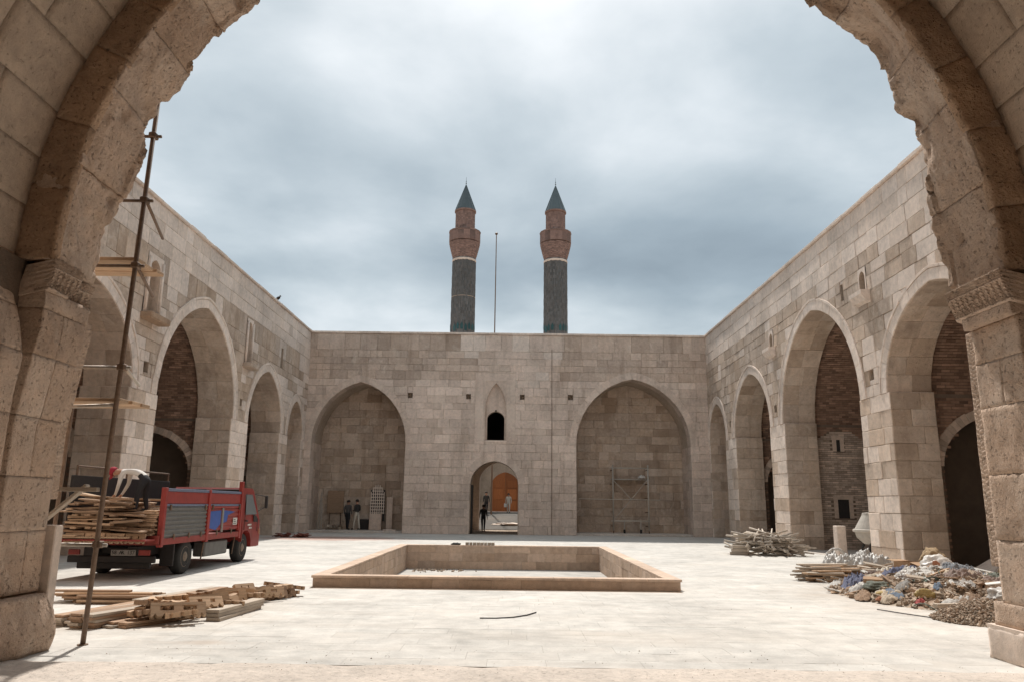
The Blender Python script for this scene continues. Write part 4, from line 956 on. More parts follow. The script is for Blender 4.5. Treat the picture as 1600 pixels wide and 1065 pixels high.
coping_run(px0, px1, py0, py0+CW, 'x'); coping_run(px0, px1, py1-CW, py1, 'x'); coping_run(px0, px0+CW, py0+CW, py1-CW, 'y'); coping_run(px1-CW, px1, py0+CW, py1-CW, 'y')
emit_pieces(cp, 'coping_stone', S_POOL, pool, 300, 4)
co = MB()
co.box((px0+.035, py0+.035, -0.7), (px1-.035, py0+CW-.005, ZT-.052)).box((px0+.035, py1-CW+.005, -0.7), (px1-.035, py1-.035, ZT-.052)).box((px0+.035, py0+CW, -0.7), (px0+CW-.005, py1-CW, ZT-.052)).box((px1-CW+.005, py0+CW, -0.7), (px1-.035, py1-CW, ZT-.052)).build('basin_core', S_MORT, pool)
m = MB().add([(px0, py0, ZP), (px1, py0, ZP), (px1, py1, ZP), (px0, py1, ZP)], [(0, 1, 2, 3)], (0.85, .5, .3)); bf = m.build('basin_floor', S_PAVE, pool)

# ================================================================== TIMBER HELPERS
PLK = {}
def plank_mesh(L_, W_, T_, mat, kind='plain'):
    key = (round(L_, 2), round(W_, 2), round(T_, 3), mat.name, kind)
    if key in PLK: return PLK[key]
    mb = MB()
    if kind == 'plain':
        mb.bbox((-L_/2, -W_/2, 0), (L_/2, W_/2, T_), 0.004)
    elif kind == 'notched':          # board with sawn teeth on one edge and slots through it
        nteeth = max(3, int(L_/0.11)); pts = [(-L_/2, W_/2), (-L_/2, -W_/2)]
        for i in range(nteeth):
            a = -L_/2+L_*i/nteeth; b = a+L_/nteeth; pts += [(a+0.25*(b-a), -W_/2), (a+0.5*(b-a), -W_/2+0.045), (a+0.75*(b-a), -W_/2)]
        pts += [(L_/2, -W_/2)]
        lowtop = -W_*0.08; low = pts[1:]+[(L_/2, lowtop), (-L_/2, lowtop)]
        n = len(low)
        mb.add([(p[0], p[1], 0) for p in low]+[(p[0], p[1], T_) for p in low], [tuple(range(n-1, -1, -1)), tuple(range(n, 2*n))]+[(i, (i+1) % n, n+(i+1) % n, n+i) for i in range(n)])
        mb.box((-L_/2, W_*0.28, 0), (L_/2, W_/2, T_))
        k = max(2, int(L_/0.28))
        for i in range(k+1):
            a = -L_/2+(L_-0.12)*i/k; mb.box((a, lowtop, 0), (a+0.12, W_*0.28, T_*0.98))
    o = mb.build('plank_source', mat); me = o.data; bpy.data.objects.remove(o); PLK[key] = me; return me
def plank(loc, L_, W_, T_, mat, rz=0, rx=0, ry=0, name='plank', label='', group=None, cat='plank', kind='plain', parent=None):
    me = plank_mesh(L_, W_, T_, mat, kind); o = bpy.data.objects.new(name, me); COL.objects.link(o)
    o.location = loc; o.rotation_euler = (rx, ry, rz)
    if parent is not None: o.parent = parent; o.location = Vector(loc)-WLOC[parent.name]
    else: tag(o, label, cat, group)
    return o
q1 = lambda v, st: round(v/st)*st

# ================================================================== SCAFFOLD BY THE LEFT JAMB
sc = thing('scaffold', 'rusty tube scaffold with plank platforms beside the left jamb', 'scaffold', (-4.87, 9.5, 0))
P = lambda x, y, z: Vector((x, y, z))
lean = lambda z: -4.87+0.0165*z
MB().tube(P(lean(0), 9.29, 0), P(lean(7.6), 9.33, 7.6), 0.030, 10).build('standard_pole', M_STEEL, sc, smooth=True)
MB().tube(P(lean(0), 9.29, 0), P(lean(0), 9.29, 0.012), 0.06, 10).build('base_plate', M_STEEL, sc)
for x, y in ((-6.3, 9.36), (-6.2, 10.7), (-4.99, 10.75)):
    if x < -5.5: MB().tube(P(x, y, 0), P(x+0.1, y, 7.0), 0.028, 8).build('standard_pole', M_STEEL, sc, smooth=True)
for z, dz in ((1.11, -0.01), (3.22, 0.0), (4.52, 0), (5.40, 0.0), (6.30, 0.0)):
    MB().tube(P(-6.35, 9.34, z), P(lean(z)+0.10, 9.34, z+dz), 0.022, 8).build('ledger', M_STEELL if z in (3.22, 1.11) else M_STEEL, sc, smooth=True)
    MB().bbox(P(lean(z)-0.045, 9.27, z-0.04), P(lean(z)+0.05, 9.385, z+0.04), 0.012).build('clamp', M_STEEL, sc)
for z, x1, y1 in ((5.42, -5.3, 11.0), (4.52, -5.35, 11.0), (3.24, -5.55, 11.3), (2.74, -5.5, 10.6)):
    MB().tube(P(lean(z), 9.32, z+0.02), P(x1, y1, z+0.05), 0.022, 8).build('transom', M_STEELL if z < 4 else M_STEEL, sc, smooth=True)
MB().bbox(P(-6.4, 9.22, 1.715), P(-4.89, 9.30, 1.765), 0.006).build('guard_board', M_WOODG, sc)
for z, n in ((2.80, 3), (4.60, 3)):
    for i in range(n): MB().bbox(P(-6.3, 9.36+0.25*i, z), P(-4.80+rnd(-.04, .03), 9.58+0.25*i, z+0.045), 0.005).build('platform_plank', M_WOOD, sc)
MB().tube(P(-5.9, 9.3, 2.70), P(-4.86, 9.3, 2.75), 0.022, 8).build('ledger', M_STEELL, sc, smooth=True)
MB().bbox(P(-0.45, -.05, 0), P(0.45, .05, 0.035), 0.005).xf(Matrix.Translation((-5.45, 9.45, 1.48)) @ Matrix.Rotation(R(-42), 4, 'Y')).build('brace_board', M_WOODG, sc)

# ================================================================== TRUCK
tk = thing('cargo_truck', 'red flatbed truck loaded with timber parked by the left arcade', 'truck', (-8.4, 19.8, 0))
xr_, xl_, yr, yf = -7.40, -9.45, 16.68, 21.55
ch_ = MB().box((-8.95, 16.8, 0.46), (-8.75, 22.9, 0.66)).box((-8.1, 16.8, 0.46), (-7.9, 22.9, 0.66))
for yy in (17.0, 18.9, 20.4, 21.6): ch_.box((-8.75, yy, 0.5), (-8.1, yy+0.1, 0.62))
ch_.build('chassis', M_DARK, tk)
MB().bbox((xl_, yr, 0.70), (xr_, yf, 0.82), 0.01).build('bed_floor', M_REDD, tk)
MB().bbox((xl_, yr-0.06, 0.74), (xr_+0.01, yr-0.005, 0.90), 0.01).build('tail_beam', M_REDD, tk)
tg = MB().bbox((xl_+0.02, yr-0.52, 0.80), (xr_-0.05, yr-0.07, 0.835), 0.008).build('lowered_tailgate', M_REDD, tk)
def corr(y0, y1, z0, z1, x, nr, amp, mat, name):
    m = MB(); k = nr*6; vs = []
    for yy in (y0, y1):
        for i in range(k+1):
            t = i/k*nr % 1; d = amp*(1 if 0.25 < t < 0.75 else 0) ; vs.append((x+d, yy, z0+(z1-z0)*i/k))
    m.add(vs, [(i, k+1+i, k+2+i, i+1) for i in range(k)]); m.box((x-0.04, y0, z0), (x-0.006, y1, z1)); return m.build(name, mat, tk)
corr(16.86, 19.12, 0.84, 1.50, xr_-0.01, 7, 0.022, M_SHEET, 'rear_side_panel')
fpn = corr(19.30, 21.40, 0.90, 1.46, xr_-0.015, 5, 0.018, M_RED, 'front_side_panel')
bp1 = MB().add([(xr_+0.012, 19.34, 0.98), (xr_+0.012, 19.34, 1.38), (xr_+0.012, 20.05, 1.40), (xr_+0.012, 20.05, 1.06), (xr_+0.012, 19.75, 0.92)], [(0, 1, 2, 3, 4)]).build('blue_paint_patch', M_BLUE, fpn)
MB().add([(xr_+0.012, 20.25, 1.08), (xr_+0.012, 20.25, 1.40), (xr_+0.012, 21.05, 1.36), (xr_+0.012, 20.55, 1.28), (xr_+0.012, 20.5, 1.12)], [(0, 1, 2, 3, 4)]).build('blue_paint_patch', M_BLUE, fpn)
stk = MB().bbox((xr_+0.005, 20.95, 1.02), (xr_+0.016, 21.25, 1.20), 0.002).build('notice_plate', M_WHITE, fpn)
for k in range(3): MB().box((xr_+0.0165, 20.98, 1.05+0.05*k), (xr_+0.018, 21.2-0.04*k, 1.068+0.05*k)).build('print_line', M_BLACK, stk)
for yy in (20.12,): MB().bbox((xr_-0.01, yy, 0.86), (xr_+0.03, yy+0.09, 1.46), 0.006).build('panel_stay', M_PLATE, tk)
MB().bbox((xr_-0.05, 16.72, 1.56), (xr_+0.0, 21.5, 1.82), 0.008).build('upper_side_board', M_RED, tk)
MB().bbox((xr_-0.055, 16.72, 1.825), (xr_+0.012, 21.5, 1.885), 0.006).build('blue_top_rail', M_RAILB, tk)
MB().bbox((xr_-0.05, 16.86, 1.505), (xr_+0.012, 21.45, 1.555), 0.006).build('blue_lower_rail', M_RAILB, tk)
MB().bbox((xr_-0.05, 16.70, 0.70), (xr_+0.02, 21.5, 0.835), 0.008).build('side_sill', M_REDD, tk)
for yy, zt in ((16.70, 1.90), (19.15, 1.90), (21.44, 2.16)): MB().bbox((xr_-0.07, yy, 0.66), (xr_+0.035, yy+0.12, zt), 0.01).build('side_post', M_RED, tk)
MB().bbox((xr_-0.03, 19.30, 1.462), (xr_+0.02, 21.42, 1.50), 0.004).bbox((xr_-0.03, 19.27, 0.86), (xr_+0.02, 19.33, 1.46), 0.004).bbox((xr_-0.03, 21.36, 0.86), (xr_+0.02, 21.42, 1.46), 0.004).build('panel_frame', M_RED, tk)
MB().bbox((xl_, 16.72, 0.82), (xl_+0.05, 21.5, 2.14), 0.01).build('left_side_board', M_DARK, tk)
for yy in (16.9, 19.1, 21.4): MB().tube((xl_+0.02, yy, 2.1), (xl_+0.02, yy, 2.36), 0.025, 6).build('rail_post', M_STEEL, tk)
MB().tube((xl_+0.02, 16.9, 2.34), (xl_+0.02, 21.45, 2.34), 0.022, 6).build('top_rail', M_STEEL, tk)
MB().bbox((xl_+0.05, 21.48, 0.82), (xr_-0.07, 21.54, 1.95), 0.01).build('headboard', M_DARK, tk)
def wheel(x, y, r, w_, parent):
    t = bpy.data.objects.new('wheel', None); COL.objects.link(t); t.parent = parent; WLOC[t.name] = Vector((x, y, r)); t.location = Vector((x, y, r))-WLOC[parent.name]; t.empty_display_size = .1
    s = 1 if x > -8.4 else -1
    prof = [(r*0.60, -w_/2+.01), (r*0.9, -w_/2), (r*0.97, -w_/2+.025), (r, -w_/2+.05), (r, w_/2-.05), (r*0.97, w_/2-.025), (r*0.9, w_/2), (r*0.60, w_/2-.01)]
    MB().lathe(prof, (x, y, r), 36, 'x').build('tyre', M_RUBB, t, smooth=True)
    m = MB().lathe([(r*0.60, s*(w_/2-.012)), (r*0.57, s*(w_/2-.005)), (r*0.54, s*(w_/2-.05)), (r*0.30, s*(w_/2-.075)), (r*0.28, s*(w_/2-.01)), (r*0.16, s*(w_/2+.02)), (r*0.02, s*(w_/2+.02))], (x, y, r), 30, 'x')
    for i in range(6):
        a = 2*math.pi*i/6; m.tube((x+s*(w_/2-.07), y+r*.42*math.cos(a), r+r*.42*math.sin(a)), (x+s*(w_/2-.03), y+r*.42*math.cos(a), r+r*.42*math.sin(a)), 0.025, 6)
    m.build('rim', M_RIM, t, smooth=False)
for x, y in ((-7.55, 18.18), (-9.28, 18.18), (-7.55, 21.98), (-9.28, 21.98)): wheel(x, y, 0.385, 0.24, tk)
MB().tube((-9.2, 18.18, 0.385), (-7.6, 18.18, 0.385), 0.07, 8).build('rear_axle', M_DARK, tk); MB().tube((-9.2, 21.98, 0.385), (-7.6, 21.98, 0.385), 0.05, 8).build('front_axle', M_DARK, tk)
MB().bbox((-7.72, 17.50, 0.22), (-7.42, 17.55, 0.70), 0.01).build('mud_flap', M_DARK, tk); MB().bbox((-9.4, 17.50, 0.22), (-9.1, 17.55, 0.70), 0.01).build('mud_flap', M_DARK, tk)
MB().bbox((-7.75, 19.35, 0.30), (-7.45, 20.85, 0.66), 0.03).build('tool_box', M_SHEET, tk)
for yy in (19.25, 21.35): MB().tube((-7.45, yy, 0.70), (-7.48, yy-0.05, 0.25), 0.02, 6).build('stay_bar', M_STEEL, tk)
MB().bbox((-9.35, 16.78, 0.33), (-7.5, 16.86, 0.47), 0.015).build('rear_bumper', M_DARK, tk)
MB().bbox((-9.2, 16.9, 0.20), (-7.65, 17.0, 0.34), 0.015).build('underrun_bar', M_DARK, tk)
for x in (-9.2, -7.72): MB().bbox((x-0.12, 16.74, 0.49), (x+0.12, 16.785, 0.60), 0.01).build('tail_light', M_REDD, tk)
pl_ = MB().bbox((-8.42, 16.745, 0.48), (-7.90, 16.765, 0.60), 0.004).build('number_plate', M_PLATE, tk)
def text(body, size, M, mat, name, parent, depth=0.003):
    cu = bpy.data.curves.new(name, 'FONT'); cu.body = body; cu.size = size; cu.extrude = depth; cu.align_x = 'CENTER'; cu.align_y = 'CENTER'
    o = bpy.data.objects.new(name, cu); COL.objects.link(o); dg = bpy.context.evaluated_depsgraph_get(); me = bpy.data.meshes.new_from_object(o.evaluated_get(dg)); bpy.data.objects.remove(o)
    me.transform(M); mb = MB().add([v.co for v in me.vertices], [list(p.vertices) for p in me.polygons]); return mb.build(name, mat, parent)
for k, chx in enumerate('58 AK 137'):
    if chx != ' ': text(chx, 0.105, Matrix.Translation((-8.16+0.054*(k-4), 16.742, 0.54)) @ Matrix.Rotation(R(90), 4, 'X'), M_BLACK, 'plate_character', pl_)
# cab
cab = MB(); prof = [(21.66, 0.55), (21.66, 1.92), (21.74, 2.0), (22.46, 1.99), (22.60, 1.92), (23.02, 1.20), (23.13, 1.08), (23.17, 0.62), (23.15, 0.38), (22.46, 0.38), (22.44, 0.56), (22.30, 0.76), (22.12, 0.84), (21.85, 0.84), (21.70, 0.74)]
n = len(prof); xa, xb = -9.38, -7.37; ins = 0.06
vs = [(xa+ins*(1 if z > 1.3 else 0), y, z) for y, z in prof]+[(xb-ins*(1 if z > 1.3 else 0), y, z) for y, z in prof]
cab.add(vs, [(i, (i+1) % n, n+(i+1) % n, n+i) for i in range(n)])
def tri(ids):   # concave side outline split by hand
    return [tuple(i for i in ids)]
L1 = [0, 1, 2, 3, 4, 5, 6, 7, 8, 9, 10, 11, 12, 13, 14]
cab.add(vs[:n], [tuple(L1)]); cab.add(vs[n:], [tuple(L1)])
cabo = cab.build('cab', M_RED, tk)
xw = -7.398
MB().add([(xw+.034, 21.86, 1.27), (xw+.034, 22.80, 1.27), (xw-.022, 22.46, 1.82), (xw-.022, 21.88, 1.82)], [(0, 1, 2, 3)]).build('side_window', M_GLASS, cabo)
MB().add([(xw+.033, 22.55, 1.06), (xw+.033, 22.93, 1.06), (xw+.031, 22.84, 1.20), (xw+.031, 22.55, 1.28)], [(0, 1, 2, 3)]).build('quarter_window', M_DARK, cabo)
MB().add([(-9.25, 22.63, 1.89), (-7.57, 22.63, 1.89), (-7.52, 23.03, 1.22), (-9.30, 23.03, 1.22)], [(0, 1, 2, 3)]).build('windscreen', M_GLASS, cabo)
MB().tube((xb+.006, 21.80, 0.86), (xb+.006, 21.80, 1.84), 0.008, 4).tube((xb+.006, 22.90, 0.80), (xb+.006, 22.90, 1.16), 0.008, 4).build('door_seam', M_DARK, cabo)
MB().bbox((xb, 21.88, 1.08), (xb+.03, 22.02, 1.12), 0.008).build('door_handle', M_DARK, cabo)
for zz, y0, ws in ((0.99, 22.08, (0.07, 0.05, 0.08, 0.06, 0.07)), (0.905, 22.2, (0.06, 0.08, 0.05, 0.07))):
    yy = y0
    for w_ in ws: MB().box((xb+.002, yy, zz-0.022), (xb+.006, yy+w_*0.8, zz+0.022)).build('door_lettering', M_WHITE, cabo); yy += w_
MB().bbox((-9.40, 23.10, 0.36), (-7.42, 23.22, 0.58), 0.03).build('front_bumper', M_DARK, tk)
mr = MB().bbox((-7.24, 23.02, 1.44), (-7.16, 23.10, 1.80), 0.02).build('mirror', M_DARK, tk); MB().tube((-7.46, 22.85, 1.30), (-7.22, 23.05, 1.48), 0.012, 6).tube((-7.5, 22.6, 1.85), (-7.22, 23.05, 1.78), 0.012, 6).build('mirror_arm', M_DARK, mr)
MB().bbox((-7.385, 23.05, 0.72), (-7.355, 23.15, 0.86), 0.01).build('indicator', M_CO, tk)
for yy in (17.3, 18.1, 18.8, 19.8, 20.8): MB().bbox((xr_+.012, yy, 0.80), (xr_+.04, yy+0.06, 0.92), 0.006).build('hinge', M_STEEL, tk)
for yy in (17.0, 18.95, 19.4, 21.3): MB().bbox((xr_+.01, yy, 1.42), (xr_+.05, yy+0.05, 1.54), 0.006).build('latch', M_STEEL, tk)
# timber load
lbl = 'rough plank in the timber load on the red truck'; grp = 'planks loaded on the truck'
z = 0.836; layer = 0
while z < 1.62:
    T_ = random.choice((0.030, 0.045)); layer += 1
    nrow = 3 if layer % 4 else 2
    for k in range(nrow+2):
        L_ = q1(rnd(0.4, 1.3), 0.2); W_ = random.choice((0.12, 0.16, 0.20)); right = rnd(0.0, 1.0)
        if z > 1.40 and right > 0.72: right *= 0.7
        half = L_/2; x = min(max(-9.36+right*1.85, -9.38+half), (-7.52 if z < 1.34 else -8.02)-half); yy = 16.45+0.32*k+rnd(-0.12, 0.1) if k < 3 else rnd(17.4, 18.6)
        if abs(z-0.83) > .03 and yy < 16.3: yy = 16.35
        plank((x, yy, z+rnd(0, 0.006)), L_, W_, T_, random.choice((M_WOOD, M_WOODD, M_WOODD)), rz=R(rnd(-16, 16)), rx=R(rnd(-7, 7)), ry=R(rnd(-5, 5)), label=lbl, group=grp)
    if layer % 3 == 0 and z < 1.6:
        for k in range(6):
            x = rnd(-9.2, -7.7 if z < 1.30 else -8.15); plank((x, 17.2+rnd(-.1, .1), z+rnd(0, .012)), 1.6, 0.12, T_, random.choice((M_WOOD, M_WOODD)), rz=R(90+rnd(-6, 6)), label=lbl, group=grp)
    z += T_*0.93+0.004
for x, yy, z, L_, rz, ry in ((-8.7, 16.7, 1.67, 1.0, 8, 4), (-8.95, 16.9, 1.68, 0.8, -14, 9), (-8.75, 17.3, 1.64, 1.2, 3, 0), (-8.5, 16.25, 0.855, 1.4, 2, 0), (-9.1, 16.22, 0.89, 0.5, -5, 0)):
    plank((x, yy, z), L_, 0.2, 0.03, M_WOOD, R(rz), 0, R(ry), label=lbl, group=grp)
for k in range(14): plank((-7.66+rnd(-.03, .03), 17.0, 0.838+0.042*k), 0.6, 0.28, 0.036, random.choice((M_WOOD, M_WOODD)), R(90+rnd(-4, 4)), label='short board in the neat stack at the right rear of the truck bed', group='boards stacked at the right of the truck bed')
# loose notched boards lying on the lowered tailgate
for k in range(4): plank((-9.0+0.42*k, 16.35, 0.838), 0.4, 0.2, 0.05, M_WOOD, R(rnd(-8, 8)), R(70), label='short notched board lying on the lowered tailgate', group='boards on the tailgate', kind='notched')

# ================================================================== PEOPLE
def person(name, label, joints, edges, radii, matfn, mats, loc, extra=None):
    root = thing(name, label, 'person', loc)
    me = bpy.data.meshes.new('body'); bm = bmesh.new(); sk = bm.verts.layers.skin.verify(); V = {}
    for k, p in joints.items():
        v = bm.verts.new(p); V[k] = v; r_ = radii[k]; v[sk].radius = r_ if isinstance(r_, tuple) else (r_, r_); v[sk].use_root = (k == 'pelvis')
    for a, b in edges: bm.edges.new((V[a], V[b]))
    bm.to_mesh(me); bm.free()
    o = bpy.data.objects.new('body', me); COL.objects.link(o)
    m = o.modifiers.new('skin', 'SKIN'); m.use_smooth_shade = True; m.branch_smoothing = 0.4
    s = o.modifiers.new('sub', 'SUBSURF'); s.levels = 2; s.render_levels = 2
    dg = bpy.context.evaluated_depsgraph_get(); me2 = bpy.data.meshes.new_from_object(o.evaluated_get(dg)); bpy.data.objects.remove(o)
    mb = MB().add([v.co for v in me2.vertices], [list(p.vertices) for p in me2.polygons]); fm = []
    jl = [(Vector(joints[a]), Vector(joints[b]), a, b) for a, b in edges]
    for f in mb.f:
        c = sum((mb.v[i] for i in f), Vector())/len(f); best = None
        for a, b, ka, kb in jl:
            d = b-a; t = max(0, min(1, (c-a).dot(d)/max(1e-9, d.length_squared))); q = (c-a-d*t).length
            if best is None or q < best[0]: best = (q, ka, kb, t)
        fm.append(matfn(best[1], best[2], best[3], c))
    mb.build('body', None, root, smooth=True, mats=mats, fm=fm)
    return root
EDG = [('pelvis', 'spine'), ('spine', 'chest'), ('chest', 'neck'), ('neck', 'head'), ('head', 'crown')]
RAD = {'pelvis': (0.15, 0.12), 'spine': (0.15, 0.11), 'chest': (0.17, 0.12), 'neck': 0.055, 'head': 0.085, 'crown': 0.075}
for s in 'lr':
    EDG += [('chest', 'sh'+s), ('sh'+s, 'el'+s), ('el'+s, 'wr'+s), ('wr'+s, 'ha'+s), ('pelvis', 'hi'+s), ('hi'+s, 'kn'+s), ('kn'+s, 'an'+s), ('an'+s, 'to'+s)]
    RAD.update({'sh'+s: 0.065, 'el'+s: 0.045, 'wr'+s: 0.03, 'ha'+s: 0.035, 'hi'+s: 0.095, 'kn'+s: 0.065, 'an'+s: 0.045, 'to'+s: 0.04})
    for k in range(4): EDG += [('ha'+s, 'f%d' % k+s), ('f%d' % k+s, 'g%d' % k+s)]; RAD.update({'f%d' % k+s: 0.010, 'g%d' % k+s: 0.008})
    EDG += [('wr'+s, 't0'+s), ('t0'+s, 't1'+s)]; RAD.update({'t0'+s: 0.012, 't1'+s: 0.009})
def add_hands(J, fwd, side):
    for s, sg in (('l', 1), ('r', -1)):
        d = (Vector(J['ha'+s])-Vector(J['wr'+s])).normalized(); q = Vector(side)*sg; f = Vector(fwd)
        for k in range(4):
            b = Vector(J['ha'+s])+f*(0.028-0.019*k)+d*(0.035-0.004*abs(k-1)); J['f%d' % k+s] = b; J['g%d' % k+s] = b+d*(0.03-0.004*abs(k-1))-q*0.012
        J['t0'+s] = Vector(J['wr'+s])+d*0.03+f*0.035; J['t1'+s] = Vector(J['wr'+s])+d*0.065+f*0.045
    return J
def standing(base, h, face, arms='down', stride=0.1, lean=0.0):
    """joints of a standing person; face = heading angle (0 looks to +Y)"""
    B = Vector(base); f = Vector((math.sin(face), math.cos(face), 0)); sd = Vector((-math.cos(face), math.sin(face), 0)); k = h/1.75
    W_ = lambda a, b, c: B+(sd*a+f*b+Vector((0, 0, c)))*k
    J = {'pelvis': W_(0, 0, 0.95), 'spine': W_(0, 0.02+lean*.4, 1.13), 'chest': W_(0, lean, 1.36), 'neck': W_(0, 0.02+lean*1.2, 1.50), 'head': W_(0, 0.04+lean*1.4, 1.60), 'crown': W_(0, 0.03+lean*1.4, 1.68)}
    for s, sg in (('l', 1), ('r', -1)):
        J['sh'+s] = W_(sg*0.19, lean, 1.41); st_ = stride*sg
        if arms == 'down': J['el'+s] = W_(sg*0.24, -0.02+lean, 1.13); J['wr'+s] = W_(sg*0.25, 0.06+lean, 0.90); J['ha'+s] = W_(sg*0.25, 0.08+lean, 0.83)
        else: J['el'+s] = W_(sg*0.25, 0.0, 1.12); J['wr'+s] = W_(sg*0.14, 0.22, 1.08); J['ha'+s] = W_(sg*0.10, 0.28, 1.10)
        J['hi'+s] = W_(sg*0.10, 0, 0.90); J['kn'+s] = W_(sg*0.10, st_*0.6+0.03, 0.50); J['an'+s] = W_(sg*0.10, st_, 0.08); J['to'+s] = W_(sg*0.12, st_+0.17, 0.035)
    return add_hands(J, f, sd)
def dress(top, bottom, hair=M_HAIR, shoes=M_BLACK):
    mats = [M_SKIN, top, bottom, hair, shoes]
    def fn(a, b, t, c):
        k = a+'>'+b
        if b in ('head',) or (a == 'chest' and b == 'neck' and t > 0.75): return 0
        if b == 'crown': return 3 if t > 0.35 else 0
        if b[:2] in ('kn', 'an') or a.startswith('hi'): return 2
        if b[:2] == 'to': return 4
        if b[:2] == 'hi' or (a == 'pelvis' and b == 'spine' and t < 0.25): return 2
        if a[:2] in ('wr', 'ha') or a[0] in 'ft' : return 0
        return 1
    return fn, mats
def face_bits(root, J, face, cap=None, hair=True):
    f = Vector((math.sin(face), math.cos(face), 0)); h = Vector(J['head']); up = (Vector(J['crown'])-h).normalized()
    sd = f.cross(up).normalized(); f = up.cross(sd)
    m = MB().tube(h+f*0.075+up*0.005, h+f*0.105-up*0.02, 0.010, 6, 0.016); m.build('nose', M_SKIN, root, smooth=True)
    for sg in (-1, 1):
        MB().lathe([(0.001, -.006), (0.011, 0), (0.001, .006)], h+f*0.082+sd*sg*0.032+up*0.02, 8).build('eye', M_HAIR, root)
        MB().lathe([(0.004, -.03), (0.014, 0), (0.004, .03)], h+sd*sg*0.088-f*0.01, 8).build('ear', M_SKIN, root, smooth=True)
    MB().tube(h+f*0.084-up*0.045-sd*0.022, h+f*0.084-up*0.045+sd*0.022, 0.005, 6).build('mouth', M_CP, root)
    if hair:
        mt = cap or M_HAIR; c = Vector(J['crown']); m = MB(); n = 14
        M_ = Matrix((sd.to_4d(), f.to_4d(), up.to_4d(), (0, 0, 0, 1))).transposed(); M_.translation = h+up*0.03
        for i in range(4): M_[3][i] = (0, 0, 0, 1)[i]
        m.lathe([(0.098, 0.0), (0.104, 0.03), (0.096, 0.075), (0.06, 0.115), (0.005, 0.128)], (0, 0, 0), n, cap=True); m.xf(M_)
        if cap:
            vis = MB().add([(-0.08, 0.07, 0.02), (0.08, 0.07, 0.02), (0.06, 0.175, 0.005), (-0.06, 0.175, 0.005), (-0.08, 0.07, 0.012), (0.08, 0.07, 0.012), (0.06, 0.175, -0.003), (-0.06, 0.175, -0.003)], [(0, 1, 2, 3), (7, 6, 5, 4), (0, 1, 5, 4), (1, 2, 6, 5), (2, 3, 7, 6), (3, 0, 4, 7)]).xf(M_)
            c_ = m.build('cap', mt, root, smooth=True); vis.build('cap_peak', mt, c_)
        else: m.build('hair', mt, root, smooth=True)
# man bending over the load
hip = Vector((-7.86, 17.75, 2.10)); J = {'pelvis': hip, 'spine': (-8.02, 17.75, 2.24), 'chest': (-8.27, 17.75, 2.27), 'neck': (-8.42, 17.75, 2.24), 'head': (-8.53, 17.74, 2.20), 'crown': (-8.59, 17.73, 2.235)}
for s, sg in (('l', -1), ('r', 1)):
    J['sh'+s] = (-8.30, 17.75+sg*0.18, 2.22); J['el'+s] = (-8.33, 17.75+sg*0.21, 1.98); J['wr'+s] = (-8.42, 17.75+sg*0.14, 1.80); J['ha'+s] = (-8.46, 17.75+sg*0.12, 1.75)
    J['hi'+s] = (-7.86, 17.75+sg*0.10, 2.06); J['kn'+s] = (-7.93+0.03*sg, 17.75+sg*0.12, 1.74); J['an'+s] = (-7.90+0.06*sg, 17.75+sg*0.13, 1.43); J['to'+s] = (-8.05+0.06*sg, 17.75+sg*0.14, 1.40)
J = {k: Vector(v)+Vector((-0.08, -0.8, -0.07 if k[:2] in ('wr', 'ha') else 0)) for k, v in J.items()}; J = add_hands(J, (-1, 0, 0), (0, -1, 0))
fn, mats = dress(M_SHIRT, M_TROU)
mn = person('person', 'person in white shirt and red cap bending over the truck load', J, EDG, {k: (tuple(x*0.93 for x in v) if isinstance(v, tuple) else v*0.95) for k, v in RAD.items()}, fn, mats, (-7.98, 16.95, 1.38))
face_bits(mn, J, R(-90), M_CAP)
# boards he stands on
for k in range(3): plank((-7.95, 16.75+0.2*k, 1.345), 0.8, 0.2, 0.03, M_WOODD, R(rnd(-4, 4)), label=lbl, group=grp)
def stand(base, h, face, top, bottom, label, **kw):
    J = standing(base, h, face, **kw); fn, mats = dress(top, bottom); p = person('person', label, J, EDG, {k: (tuple(x*h/1.75 for x in v) if isinstance(v, tuple) else v*h/1.75) for k, v in RAD.items()}, fn, mats, base); face_bits(p, J, face); return p
stand((-9.45, 45.5, 0.11), 1.68, R(20), M_GREYC, M_TROU, 'person in grey jacket seen from behind in the left alcove')
stand((-8.93, 45.6, 0.11), 1.72, R(-60), M_COAT, M_PALE, 'person in dark top and pale trousers in the left alcove', arms='up', stride=0.14)
stand((-1.72, 48.6, 0.0), 1.62, R(10), M_COAT, M_TROU, 'person in black standing inside the doorway passage', stride=0.16)
stand((-1.92, 60.0, 0.89), 1.72, R(200), M_COAT, M_TROU, 'person in dark jacket standing in the street beyond the passage')
stand((-0.25, 70.0, 0.94), 1.70, R(185), M_PALE, M_PALE, 'person in pale clothes carrying a bag before the brown door', stride=0.15)
bg = thing('bag', 'small white bag held by the person before the brown door', 'bag', (-0.55, 69.9, 1.45)); MB().bbox((-0.66, 69.85, 1.42), (-0.42, 69.97, 1.74), 0.03).build('pouch', M_WHITE, bg); MB().path([(-0.62, 69.91, 1.73), (-0.56, 69.91, 1.85), (-0.50, 69.91, 1.85), (-0.46, 69.91, 1.73)], 0.008).build('handle', M_WHITE, bg)

